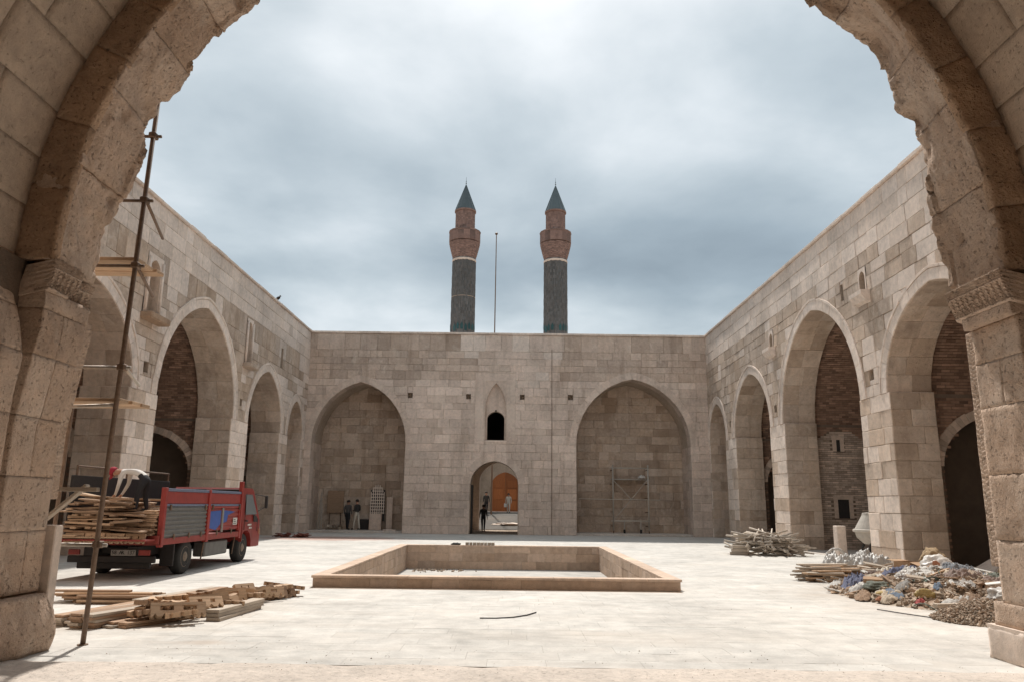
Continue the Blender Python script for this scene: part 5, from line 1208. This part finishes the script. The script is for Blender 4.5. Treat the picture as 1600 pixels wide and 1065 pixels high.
# ================================================================== TIMBER ON THE GROUND, LEFT
lb1 = 'reddish plank in the small ragged pile nearest the truck'; g1 = 'planks in the small pile left of the pole'
for k in range(16):
    z = 0.002+0.034*(k//3); plank((-6.6+rnd(-.3, .3), 12.9+0.16*(k % 3)+rnd(-.06, .06), z), q1(rnd(0.8, 1.5), .2), random.choice((.12, .16)), 0.032, random.choice((M_WOODD, M_WOOD, M_WOODD)), R(rnd(-7, 7)), R(rnd(-2, 2)), label=lb1, group=g1)
lb2 = 'long plank in the neat low stacks behind the scaffold pole'; g2 = 'long planks stacked behind the pole'
for si, (x, y, L_, rz, nl) in enumerate(((-5.72, 11.35, 1.6, 76, 4), (-5.34, 11.15, 1.6, 72, 5), (-5.45, 13.25, 2.0, 77, 4), (-5.12, 12.6, 1.8, 73, 3), (-4.98, 10.95, 1.0, 64, 2))):
    for k in range(nl):
        for j in range(2): plank((x+0.185*j+rnd(-.012, .012), y+rnd(-.06, .06), 0.002+0.037*k), L_, 0.18, 0.034, random.choice((M_WOODD, M_WOODG, M_WOODD)), R(rz+rnd(-1.2, 1.2)), label=lb2, group=g2)
lb3 = 'pale notched board in the jumbled row on the paving'; g3 = 'notched boards jumbled on the paving'
for k in range(74):
    t = rnd(0, 1); x = -4.62+0.42*t+rnd(-.26, .26); y = 10.75+3.5*t+rnd(-.15, .15); zz = 0.003+0.055*int(rnd(0, 5.2))*(1-0.35*t)
    up = random.random() < 0.55
    plank((x, y, zz), random.choice((0.4, 0.5, 0.7)), random.choice((0.16, 0.2)), 0.06, M_WOOD if random.random() < .85 else M_WOODD, R(rnd(15, 85)), R(rnd(48, 78) if up else rnd(-8, 8)), R(rnd(-9, 9)), label=lb3, group=g3, kind='notched')
for k in range(3): plank((-4.03, 11.85+0.02*k, 0.002+0.05*k), 1.4, 0.2, 0.048, M_WOODG, R(84+rnd(-2, 2)), label='grey squared board in the short stack at the near end of the jumble', group='grey boards beside the jumble')

# ================================================================== RIGHT SIDE: POLES, TIMBER, PLASTIC, RUBBISH
lb = 'thin pale pole in the pile by the right arcade'; g4 = 'poles piled by the right arcade'
PM = []
for k in range(4):
    L_ = (1.1, 1.4, 1.7, 2.0)[k]; o = MB().tube((-L_/2, 0, 0), (L_/2, 0, 0), 0.036, 7, 0.026).build('p', M_POLE if k % 4 else M_WOODG, smooth=True); PM.append(o.data); bpy.data.objects.remove(o)
for k in range(110):
    o = bpy.data.objects.new('pole', random.choice(PM)); COL.objects.link(o); t = rnd(-1, 1); hgt = 0.66*(1-abs(t)**5)
    o.location = (9.05+0.85*t, 28.2+rnd(-.25, .25), 0.04+hgt*rnd(0, 1)**0.7); o.rotation_euler = (0, R(rnd(-16, 16)), R(random.choice((rnd(-80, -55), rnd(-70, -35), rnd(-45, -5), rnd(60, 85))))); tag(o, lb, 'pole', g4)
for k in range(3): plank((8.0+0.05*k, 27.9, 0.002+0.11*k), 0.6, 0.2, 0.1, M_WOODG, R(-12), label='squared grey beam end beside the pole pile', group='beam ends beside the pole pile')
plank((10.45, 23.9, 0.002), 2.0, 0.22, 0.12, M_WOODG, R(-62), label='long pale beam on the ground before the right arcade pier', cat='beam', name='beam')
lb = 'grey board in the flat stack before the white plastic heap'; g5 = 'boards stacked before the plastic heap'
for k in range(46):
    z = 0.002+0.036*(k//5); plank((7.35+rnd(-.35, .35), 18.35+rnd(-.3, .4), z+rnd(0, .006)), q1(rnd(0.5, 1.3), .2), random.choice((.1, .14, .18)), 0.034, random.choice((M_WOODG, M_WOODG, M_WOOD)), R(rnd(-14, 14)), R(rnd(-2, 2)), R(rnd(-2, 2)), label=lb, group=g5)
lb = 'loose board slanting over the heap beside the plastic'; g6 = 'loose boards beside the plastic'
for k in range(16): plank((8.25+rnd(-.5, .7), 18.2+rnd(-.6, .5), 0.12+rnd(0, .22)), q1(rnd(0.6, 1.3), .2), random.choice((.1, .14)), 0.034, random.choice((M_WOODG, M_WOODG, M_WOOD)), R(rnd(-60, 10)), R(rnd(-18, 18)), R(rnd(-14, 14)), label=lb, group=g6)
def drape(name, label, cat, x, y, w_, d_, rz, mat, amp=0.06, h=0.0, seed=0.0, n=46, base=None, group=None, bulge=0.0):
    """crumpled sheet lying over what is below it, with long folds and a ragged outline"""
    base = base or (lambda a, b: 0.0); mb = MB(); ids = {}; c, s = math.cos(R(rz)), math.sin(R(rz))
    for i in range(n+1):
        for j in range(n+1):
            u, v = i/n*2-1, j/n*2-1; r_ = max(0.0, math.hypot(u, v)+0.28*fnz((u*1.3, v*1.3, seed), 1.0, 3, seed))
            if r_ > 1: continue
            a = u*w_; b_ = v*d_; wx = fnz((a*2, b_*2, 0), 1.2, 3, seed+4)
            rd = (1-abs(mnoise.noise(Vector((a*3.4/max(.2, w_)+wx*0.9+seed, b_*4.2/max(.2, d_)+wx*1.2, seed)))*2))**2
            r2 = (1-abs(mnoise.noise(Vector((a*9+seed, b_*5, seed+7)))*2))**2
            fall = min(1, (1-r_)*3.0)
            X, Y = x+a*c-b_*s, y+a*s+b_*c
            z = base(X, Y)+0.012+h*max(0, 1-r_**2.2)+amp*rd*fall*1.2+amp*0.55*r2*fall+amp*0.25*fnz((a*16, b_*16, 2), 1, 2, seed)*fall+bulge*fnz((a, b_, 1), 3, 3, seed)*fall
            ids[i, j] = len(mb.v); mb.v.append(Vector((X+amp*.5*wx*fall, Y, max(z, base(X, Y)+0.004))))
    for i in range(n):
        for j in range(n):
            q = [ids.get(k) for k in ((i, j), (i+1, j), (i+1, j+1), (i, j+1))]
            if None not in q: mb.f.append(q); mb.t.append((1, .4, 0))
    o = mb.build(name, mat, smooth=True); tag(o, label, cat, group); return o
def lump(name, label, cat, c, size, mat, amp=0.25, s=3.0, seed=0, sub=4, parent=None, fold=0.0, group=None):
    bm = bmesh.new(); bmesh.ops.create_icosphere(bm, subdivisions=sub, radius=1); mb = MB(); c = Vector(c)
    for v in bm.verts:
        d = v.co.normalized(); k = 1+amp*fnz(d, s*0.6, 4, seed)
        if fold: k += fold*(1-abs(mnoise.noise(d*s*1.7+Vector((seed, 0, 0)))*2.2)) - fold*0.5
        v.co = Vector((d.x*size[0]*k, d.y*size[1]*k, max(-0.25, d.z*k)*size[2]))
    bm.verts.index_update(); mb.add([v.co+c for v in bm.verts], [[v.index for v in f.verts] for f in bm.faces], (1, .4, 0)); bm.free()
    o = mb.build(name, mat, parent, smooth=True)
    if parent is None: tag(o, label, cat, group)
    return o
drape('plastic_sheet_heap', 'crumpled heap of white plastic sheeting before the right pier', 'plastic sheet', 8.75, 19.8, 1.0, 0.85, 10, M_PLAST, 0.12, 0.44, 2.3, 96, bulge=0.10)
hp_ = MB()
for i in range(10):
    a0, a1 = 2*math.pi*i/10, 2*math.pi*(i+1)/10; hp_.tube((8.55+.28*math.cos(a0), 20.9, 0.62+.28*math.sin(a0)), (8.55+.28*math.cos(a1), 20.9, 0.62+.28*math.sin(a1)), 0.035, 6)
o = hp_.build('coiled_hose', M_PLAST, smooth=True); o.location.z -= 0.3; tag(o, 'ring of pale hose standing behind the plastic sheeting', 'hose')
# heap body: rubble mound and gravel
def mound(name, label, c, sx, sy, h, mat, seed, n=44):
    mb = MB(); ids = {}
    for i in range(n+1):
        for j in range(n+1):
            u, v = i/n*2-1, j/n*2-1; r2 = math.hypot(u, v); x, y = c[0]+u*sx, c[1]+v*sy
            z = max(0, 1-r2**1.7)*h*(0.75+0.5*fnz((x, y, 0), 1.3, 4, seed))+0.05*fnz((x, y, 0), 7, 3, seed)*min(1, max(0, (1-r2)*4))
            ids[i, j] = len(mb.v); mb.v.append(Vector((x, y, z if r2 < 1 else -0.03)))
    for i in range(n):
        for j in range(n): mb.f.append([ids[i, j], ids[i+1, j], ids[i+1, j+1], ids[i, j+1]]); mb.t.append((rnd(.8, 1.1), rnd(0, 1), 0))
    o = mb.build(name, mat, smooth=True, kind='stuff'); tag(o, label, 'rubble'); return o
HC = (8.35, 15.3)
def heap_z(x, y):
    u, v = (x-HC[0])/2.05, (y-HC[1])/2.7; r2 = math.hypot(u, v); return max(0, 1-r2**1.7)*0.46
mound('rubble_mound', 'brown rubble and dirt under the rubbish by the right arcade', (HC[0], HC[1], 0), 2.05, 2.7, 0.46, S_RUBBLE, 5)
mound('gravel_mound', 'grey gravel heap beside the right jamb', (7.25, 12.15, 0), 0.85, 0.75, 0.30, S_RUBBLE, 9)
def chips(name, label, fn_, n, s0, s1, mat):
    mb = MB()
    for _ in range(n):
        x, y, z = fn_(); s = rnd(s0, s1); M_ = Matrix.Translation((x, y, z)) @ Matrix.Rotation(rnd(0, 6), 4, Vector((rnd(-1, 1), rnd(-1, 1), rnd(-1, 1))).normalized())
        q = [M_ @ (Vector(p)*s*rnd(0.6, 1.2)) for p in ((-1, -1, -.5), (1, -1, -.5), (1, 1, -.5), (-1, 1, -.5), (-.7, -.7, .5), (.7, -.7, .5), (.7, .7, .5), (-.7, .7, .5))]
        mb.add(q, [(0, 3, 2, 1), (4, 5, 6, 7), (0, 1, 5, 4), (1, 2, 6, 5), (2, 3, 7, 6), (3, 0, 4, 7)], (rnd(.55, 1.25), rnd(0, 1), rnd(-1, 0)))
    o = mb.build(name, mat, kind='stuff'); tag(o, label, 'rubble'); return o
def heap_pt():
    while True:
        x, y = HC[0]+rnd(-2.05, 1.6), HC[1]+rnd(-2.7, 2.2)
        if heap_z(x, y) > 0.01: return x, y, heap_z(x, y)+rnd(-.01, .05)
def grav_pt():
    while True:
        x, y = 7.25+rnd(-.85, .85), 12.15+rnd(-.75, .75); r2 = math.hypot((x-7.25)/.85, (y-12.15)/.75)
        if r2 < 1.0: return x, y, max(0, 1-r2**1.7)*0.30+rnd(0, .02)
chips('broken_rubble', 'broken stone and plaster chips over the rubbish heap', heap_pt, 2200, 0.012, 0.05, S_RUBBLE)
chips('loose_gravel', 'loose pebbles covering the gravel heap', grav_pt, 2600, 0.007, 0.024, S_RUBBLE)
def hz(x, y, dz=0.0): return (x, y, heap_z(x, y)+dz)
def carton(label, x, y, z, w_, d_, h_, rz, openb=True, tilt=0):
    t = thing('cardboard_box', label, 'box', (x, y, z)); Mx = Matrix.Translation((x, y, z)) @ Matrix.Rotation(R(rz), 4, 'Z') @ Matrix.Rotation(R(tilt), 4, 'X')
    m = MB(); e = 0.008; m.box((-w_/2, -d_/2, 0), (w_/2, -d_/2+e, h_)).box((-w_/2, d_/2-e, 0), (w_/2, d_/2, h_)).box((-w_/2, -d_/2+e, 0), (-w_/2+e, d_/2-e, h_)).box((w_/2-e, -d_/2+e, 0), (w_/2, d_/2-e, h_)).box((-w_/2+e, -d_/2+e, 0), (w_/2-e, d_/2-e, e)); m.xf(Mx).build('carton', M_CARD, t)
    if openb:
        for sg, an in ((-1, 35), (1, 55)): MB().box((-w_/2, 0, 0), (w_/2, d_*0.5, 0.006)).xf(Mx @ Matrix.Translation((0, sg*d_/2, h_)) @ Matrix.Rotation(0 if sg > 0 else math.pi, 4, 'Z') @ Matrix.Rotation(R(an-50), 4, 'X')).build('flap', M_CARD, t)
    else: MB().box((-w_/2, -d_/2, h_+.001), (w_/2, d_/2, h_+.008)).xf(Mx).build('lid', M_CARD, t)
carton('open brown cardboard box at the back left of the rubbish heap', 8.5, 17.0, 0.22, 0.42, 0.42, 0.32, 20)
carton('small closed cardboard box lying on blue netting', 6.95, 15.35, 0.16, 0.34, 0.24, 0.17, -25, False, 8)
lump('paper_sack', 'torn brown paper sack on top of the rubbish heap', 'sack', (9.35, 17.6, 0.52), (0.26, 0.22, 0.26), M_STRAW, 0.3, 3, 7, 4, fold=0.2)
sk_ = lump('printed_sack', 'white sack with orange print on the rubbish heap', 'sack', hz(8.75, 16.35, 0.10), (0.34, 0.22, 0.26), M_PLAST, 0.2, 2.5, 3, 4, fold=0.12)
for dx, dz, r_ in ((-0.13, 0.02, 0.08), (0.06, -0.03, 0.07)): lump('orange_print', '', '', (8.75+dx, 16.16, heap_z(8.75, 16.35)+0.17+dz), (r_, 0.02, r_), M_CO, 0.25, 2, dx*9, 3, parent=sk_)
for i, (nm, lb, ct, x, y, dz, sz, mt, fo) in enumerate((
    ('blue_netting', 'blue plastic netting bundled at the left foot of the rubbish heap', 'netting', 6.85, 16.0, 0.03, (0.22, 0.50, 0.17), M_CB, 0.5),
    ('blue_cloth', 'dark blue cloth lying in the middle of the rubbish heap', 'cloth', 7.75, 15.9, 0.05, (0.36, 0.22, 0.13), M_CB, 0.45),
    ('dark_green_bag', 'dark green plastic bag under the small cardboard box', 'bag', 6.85, 14.95, 0.0, (0.24, 0.22, 0.12), M_CG, 0.4),
    ('denim_cloth', 'grey blue cloth draped near the top of the rubbish heap', 'cloth', 8.75, 15.55, 0.06, (0.44, 0.28, 0.16), M_CD, 0.4),
    ('mauve_cloth', 'mauve brown rag below the grey blue cloth', 'cloth', 8.35, 14.75, 0.02, (0.34, 0.22, 0.12), M_CP, 0.45),
    ('brown_rag', 'brown rag spread low on the right of the heap', 'cloth', 8.75, 14.2, 0.02, (0.30, 0.2, 0.10), M_CP, 0.45),
    ('yellow_bag', 'yellow plastic bag near the front of the rubbish heap', 'bag', 7.15, 13.85, 0.03, (0.17, 0.12, 0.11), M_CY, 0.35),
    ('yellow_scrap', 'yellow wrapper at the front left foot of the heap', 'wrapper', 6.72, 14.45, 0.02, (0.13, 0.09, 0.06), M_CY, 0.35),
    ('orange_scrap', 'orange wrapper at the front left foot of the heap', 'wrapper', 6.60, 14.2, 0.02, (0.14, 0.09, 0.06), M_CO, 0.35),
    ('red_can', 'crushed red can on the paving before the gravel', 'can', 6.85, 12.45, 0.05, (0.065, 0.06, 0.07), M_CR, 0.2),
    ('red_scrap', 'red rag lying beside the yellow bag', 'cloth', 6.95, 13.65, 0.02, (0.09, 0.07, 0.06), M_CR, 0.3),
    ('mustard_sack', 'mustard coloured sack scrap below the paper sack', 'sack', 9.45, 16.7, 0.08, (0.20, 0.16, 0.14), M_CY, 0.3),
    ('white_bag', 'white plastic bag by the right jamb above the gravel', 'bag', 8.15, 12.95, 0.16, (0.42, 0.26, 0.21), M_PLAST, 0.35),
    ('pale_cloth', 'pale crumpled cloth at the left of the heap', 'cloth', 7.45, 15.1, 0.05, (0.20, 0.18, 0.13), M_PLAST, 0.35),
    ('cream_bag', 'cream coloured bag beside the open cardboard box', 'bag', 7.85, 16.8, 0.05, (0.30, 0.2, 0.14), M_PALE, 0.4),
    ('pink_cloth', 'pinkish cloth lying behind the blue netting', 'cloth', 7.45, 16.5, 0.04, (0.24, 0.2, 0.12), M_CP, 0.4),
    ('green_netting', 'dark green netting tangled on the right of the heap', 'netting', 9.05, 14.7, 0.06, (0.42, 0.24, 0.12), M_CG, 0.5),
    ('beige_rag', 'beige rag lying on the right shoulder of the heap', 'cloth', 9.15, 14.9, 0.12, (0.34, 0.22, 0.10), M_PALE, 0.45))):
    if ct in ('cloth', 'netting') or nm == 'cream_bag': drape(nm, lb, ct, x, y, sz[0]*1.1, sz[1]*1.1, (i*37) % 60-30, mt, sz[2]*0.55, sz[2]*0.3, i*1.7, 40, heap_z)
    else: lump(nm, lb, ct, hz(x, y, dz), sz, mt, 0.3, 2.2, i*3.1, 4, fold=fo*0.4)
M_SC = [cloth('scrap_'+n, c) for n, c in (('beige', (0.46, 0.38, 0.29)), ('grey', (0.30, 0.28, 0.26)), ('white', (0.62, 0.59, 0.55)), ('brown', (0.27, 0.18, 0.12)), ('dusty_blue', (0.15, 0.19, 0.25)), ('dusty_green', (0.13, 0.17, 0.14)))]
for k in range(90):
    while True:
        x, y, z = heap_pt()
        if x < 9.9: break
    drape('scrap', 'small scrap of dusty sheeting or cloth in the rubbish heap', 'scrap', x, y, rnd(.10, .30), rnd(.07, .2), rnd(-90, 90), random.choice(M_SC[:4]+M_SC), rnd(.02, .05), rnd(.01, .06), k*2.3+40, 20, heap_z, 'sheet scraps in the heap')
plank(hz(9.4, 15.9, 0.14), 1.6, 0.13, 0.04, M_WHITE, R(-52), 0, R(10), name='white_board', label='long white board slanting across the top of the heap', cat='board')
m = MB().lathe([(0.02, -0.55), (0.17, -0.55), (0.17, 0.55), (0.02, 0.55)], (9.55, 14.6, 0.46), 20, 'x'); o = m.build('straw_roll', M_STRAW, smooth=False); tag(o, 'rolled straw mat at the right end of the heap', 'mat')
plank(hz(7.3, 13.2, 0.02), 0.8, 0.1, 0.06, M_WOODG, R(14), label='grey log like timber at the front foot of the heap', cat='timber', name='timber')
lb = 'small wood scrap strewn over the rubbish heap'; g7 = 'wood scraps on the heap'
for k in range(80):
    x, y, z = heap_pt(); plank((x, y, z), q1(rnd(.2, .8), .2) or .2, random.choice((.04, .07, .1)), 0.02, random.choice((M_WOODG, M_WOOD, M_WHITE, M_WOODD)), R(rnd(-90, 90)), R(rnd(-25, 25)), R(rnd(-18, 18)), name='wood_scrap', label=lb, group=g7, cat='scrap wood')
lb = 'loose curled cable end in the rubbish heap'; g8 = 'cables in the heap'
for k in range(16):
    x, y, z = heap_pt(); a = rnd(0, 6); pts = []
    for i in range(10): a += rnd(-.5, .7); x += 0.10*math.cos(a); y += 0.10*math.sin(a); pts.append((x, y, heap_z(x, y)+0.05+0.05*math.sin(i*.9)))
    o = MB().path(pts, 0.011, 6).build('cable_end', random.choice((M_PLAST, M_CG, M_CB, M_CP, M_PLAST)), smooth=True); tag(o, lb, 'cable', g8)
o = MB().path([(6.05, 13.3, .012), (6.25, 12.8, .012), (6.5, 12.3, .012), (6.7, 12.1, .012), (6.9, 12.05, .012)], 0.008).build('wire', M_DARK); tag(o, 'thin wire curving on the paving before the rubbish heap', 'wire')
o = MB().path([(-0.44, 11.73, .012), (-0.2, 11.74, .012), (0.05, 11.86, .012), (0.25, 12.1, .012), (0.40, 12.42, .012)], 0.009).build('wire', M_DARK); tag(o, 'dark wire lying alone on the pale paving before the pool', 'wire')
# cement mixer and white block inside the second right arch
cmx = thing('cement_mixer', 'cement coated drum mixer standing inside the second right arch', 'mixer', (12.05, 26.2, 0))
MB().lathe([(0.20, 1.52), (0.34, 1.50), (0.36, 1.42), (0.62, 0.96), (0.64, 0.90), (0.60, 0.86), (0.56, 0.70), (0.34, 0.50), (0.1, 0.47)], (12.05, 26.2, 0), 28).build('drum', M_CEM, cmx, smooth=False)
MB().lathe([(0.645, 0.88), (0.67, 0.90), (0.67, 0.96), (0.635, 0.98)], (12.05, 26.2, 0), 28, cap=False).build('gear_ring', M_CEM, cmx)
for x, y in ((11.6, 25.8), (12.5, 25.8), (11.6, 26.6), (12.5, 26.6)): MB().tube((x, y, 0.012), (12.05+(x-12.05)*.5, 26.2+(y-26.2)*.5, 0.62), 0.035, 6).build('leg', M_DARK, cmx)
MB().bbox((12.35, 25.9, 0.35), (12.75, 26.3, 0.75), 0.03).build('motor_box', M_CEM, cmx)
o = MB().bbox((11.30, 27.4, 0.0), (11.62, 27.75, 1.05), 0.02).build('stone_post', S_NEW); tag(o, 'upright pale stone block beside the cement mixer', 'stone block')
o = MB().add([(12.6, 20.9, .013), (14.6, 20.9, .013), (14.6, 21.9, .013), (12.6, 21.9, .013), (13.6, 21.4, .75)], [(0, 1, 4), (1, 2, 4), (2, 3, 4), (3, 0, 4)]).build('sand_heap', S_NEW); tag(o, 'pale sand heap inside the nearest right arch', 'sand')

# ================================================================== IN THE BACK ALCOVES
ts = thing('mobile_scaffold', 'light mobile scaffold tower standing in the right alcove', 'scaffold', (6.95, 45.9, 0.11))
for x in (5.88, 7.92):
    for y in (45.3, 46.5): MB().tube((x, y, 0.25), (x, y, 3.98), 0.045, 8).build('upright', M_ALU, ts, smooth=True)
for z in (3.80, 3.15, 0.80):
    for y in (45.3, 46.5): MB().tube((5.75, y, z), (8.0, y, z), 0.035, 8).build('rail', M_ALU, ts, smooth=True)
for x in (5.88, 7.92):
    for z in (0.5, 1.3, 2.1, 2.9, 3.7): MB().tube((x, 45.3, z), (x, 46.5, z), 0.022, 6).build('rung', M_STEEL, ts)
for a, b in (((5.9, 45.3, 0.85), (7.0, 45.3, 2.1)), ((7.0, 45.3, 2.1), (7.85, 45.3, 3.1)), ((5.9, 45.3, 3.1), (6.9, 45.3, 2.05))): MB().tube(a, b, 0.02, 6).build('brace', M_ALU, ts)
MB().tube((3.9, 45.25, 2.02), (8.6, 45.25, 2.0), 0.018, 6).build('long_bar', M_ALU, ts)
MB().bbox((5.9, 45.35, 3.16), (7.9, 46.45, 3.20), 0.008).build('platform', M_WOODD, ts)
for x in (6.5, 7.45):
    MB().tube((x, 45.3, 0.8), (x, 45.3, 0.3), 0.03, 6).build('caster_leg', M_ALU, ts); MB().lathe([(0.02, -.05), (0.11, -.05), (0.11, .05), (0.02, .05)], (x, 45.3, 0.222), 14, 'x').build('caster', M_RUBB, ts)
for x in (5.88, 7.92):
    for y in (45.3, 46.5): MB().tube((x, y, 0.11), (x, y, 0.26), 0.03, 6).build('foot', M_STEEL, ts)
o = lump('light_cloth', 'pale cloth hung on the mobile scaffold platform', 'cloth', (7.55, 45.3, 3.26), (0.2, 0.12, 0.14), M_PLAST, .2, 3, 1, 3, fold=.2)
ga = thing('stone_grille', 'grey stone lattice window leaning upright in the left alcove', 'grille', (-7.9, 45.9, 0.11))
MB().bbox((-8.25, 45.75, 0.11), (-7.55, 46.1, 1.02), 0.02).build('plinth', S_BACK, ga)
gm = MB()
for i in range(7): x = -8.28+0.125*i; gm.box((x, 46.12, 1.02 if True else 0), (x+0.045, 46.2, 1.75+0.95*math.sqrt(max(0, 1-((i-3)/3.6)**2))))
for j in range(9): z = 1.05+0.18*j; hw_ = 0.42*math.sqrt(max(0.02, 1-max(0, (z-1.75)/0.98)**2)); gm.box((-7.88-hw_, 46.125, z), (-7.88+hw_, 46.195, z+0.05))
gm.build('lattice', S_NEW, ga); MB().box((-8.3, 46.21, 0.6), (-7.45, 46.22, 2.4)).build('backing', M_DARK, ga)
o = MB().bbox((-7.3, 46.0, 0.11), (-6.95, 46.1, 2.0), 0.02).build('stone_slab', S_BACK); tag(o, 'dark upright stone slab beside the lattice window', 'slab')
ea = thing('wooden_board', 'brown wooden board on a stand in the left alcove', 'board', (-10.35, 46.3, 0.11)); MB().bbox((-10.85, 46.3, 1.05), (-9.9, 46.35, 2.32), 0.01).build('panel', M_WOODD, ea)
for x in (-10.7, -10.05): MB().tube((x, 46.4, 0.11), (x, 46.38, 1.3), 0.03, 6).build('leg', M_STEEL, ea)
for k in range(3):
    o = MB().tube((-11.1+.12*k, 45.2, 0.115), (-11.02+.03*k, 45.5, 2.2-.3*k), 0.035, 7).build('leaning_pole', M_STEELL); tag(o, 'pale pole leaning against the left side of the left alcove', 'pole', 'poles leaning in the left alcove')
chips('alcove_rubble', 'low rubble pile on the left alcove floor', lambda: (rnd(-10.7, -9.9), rnd(45.6, 46.6), 0.13+abs(rnd(-.1, .2))), 160, 0.03, 0.10, S_RUBBLE)
o = MB().bbox((-8.9, 46.2, 0.11), (-8.3, 46.7, 0.70), 0.03).build('dark_crate', M_DARK); tag(o, 'dark crate standing behind the person in pale trousers', 'crate')
o = MB().bbox((-7.2, 44.4, 0.112), (-6.5, 44.75, 0.19), 0.02).build('stone_slab', S_NEW); tag(o, 'pale slab lying flat at the edge of the left alcove', 'slab')
# red tiles on the paving and tools on the pool rim
TM = MB().bbox((-.16, -.09, 0), (.16, .09, .03), .004).build('t', cloth('red_tile', (0.27, 0.10, 0.07))); tme = TM.data; bpy.data.objects.remove(TM)
for k in range(34):
    o = bpy.data.objects.new('roof_tile', tme); COL.objects.link(o); o.location = (-10.45+rnd(-.75, .75), 37.9+rnd(-.4, .4), 0.003+0.032*random.randint(0, 4)); o.rotation_euler = (R(rnd(-14, 14)), R(rnd(-14, 14)), rnd(0, 3)); tag(o, 'broken red tile in the low heap before the left arcade', 'tile', 'broken red tiles')
for k in range(8): plank((-1.55+0.13*k, 28.15, ZT+0.004), 0.2, 0.1, 0.09, M_WOODG, R(90+rnd(-8, 8)), label='small pale block in the row on the far pool rim', group='blocks on the pool rim', name='small_block', cat='block')
o = lump('dark_rag', 'small dark rag left on the far pool rim', 'rag', (-1.95, 28.15, ZT+0.02), (0.16, 0.08, 0.06), M_DARK, .3, 3, 2, 3, fold=.2)
lump('sunlit_ground_patch', 'pale patch standing in for sunlit ground beyond the passage', 'rubble', (-0.2, 54.6, 0.30), (1.0, 0.7, 0.12), S_NEW, .4, 3, 2, 4)  # sunlight on the street is put into this mound's pale colour

# ------------------------------------------------------------------ labels that tell piled pieces apart
def relabel(group, noun, pile, tones):
    obs = [q for q in bpy.data.objects if q.get('group') == group and q.parent is None]
    if not obs: return
    px = {q.name: (q.location-EYE).dot(CR)/(q.location-EYE).dot(CF) for q in obs}
    def rank(vals, names):
        s_ = sorted(vals.values()); lo, hi = s_[0], s_[-1]
        return {k: names[min(len(names)-1, int((v-lo)/max(1e-6, hi-lo)*len(names)))] for k, v in vals.items()}
    hx = rank(px, ['far left', 'left', 'middle', 'right', 'far right']); hz_ = rank({q.name: q.location.z for q in obs}, ['bottom', 'low', 'high', 'top'])
    hd = rank({q.name: -q.location.y for q in obs}, ['back', 'near']); ln_ = {q.name: max(v.co.x for v in q.data.vertices)-min(v.co.x for v in q.data.vertices) for q in obs}
    md = sorted(ln_.values())[len(obs)//2]
    for q in obs:
        n_ = q.name; t_ = tones.get(q.data.materials[0].name, ''); sz_ = 'longer' if ln_[n_] > md+.01 else 'shorter'
        q['label'] = ' '.join(f"{t_} {sz_} {noun}, {hz_[n_]} layer, {hx[n_]}, {hd[n_]} side of {pile}".split())
TN = {'scrap_beige': 'beige', 'scrap_grey': 'grey', 'scrap_white': 'white', 'scrap_brown': 'brown', 'scrap_dusty_blue': 'bluish', 'scrap_dusty_green': 'greenish', 'raw_timber': 'pale', 'weathered_timber': 'brown', 'grey_timber': 'grey', 'white_plate': 'white', 'stripped_pole_wood': 'whitish'}
for gname, noun, pile in (('planks loaded on the truck', 'plank', 'the truck load'), ('planks in the small pile left of the pole', 'plank', 'the small pile'), ('long planks stacked behind the pole', 'plank', 'the long stacks'),
        ('notched boards jumbled on the paving', 'notched board', 'the jumble'), ('poles piled by the right arcade', 'pole', 'the pole pile'), ('boards stacked before the plastic heap', 'board', 'the flat stack'),
        ('loose boards beside the plastic', 'loose board', 'the plastic heap'), ('sheet scraps in the heap', 'sheet scrap', 'the rubbish heap'), ('wood scraps on the heap', 'wood scrap', 'the rubbish heap'), ('boards stacked at the right of the truck bed', 'short board', 'the truck bed stack')):
    relabel(gname, noun, pile, TN)

chips('basin_debris', 'small stone chips and dust in the back left corner of the empty pool', lambda: (-3.3+abs(random.gauss(0, .8)), 27.7-abs(random.gauss(0, .5)), ZP+.01), 120, 0.01, 0.05, S_RUBBLE)
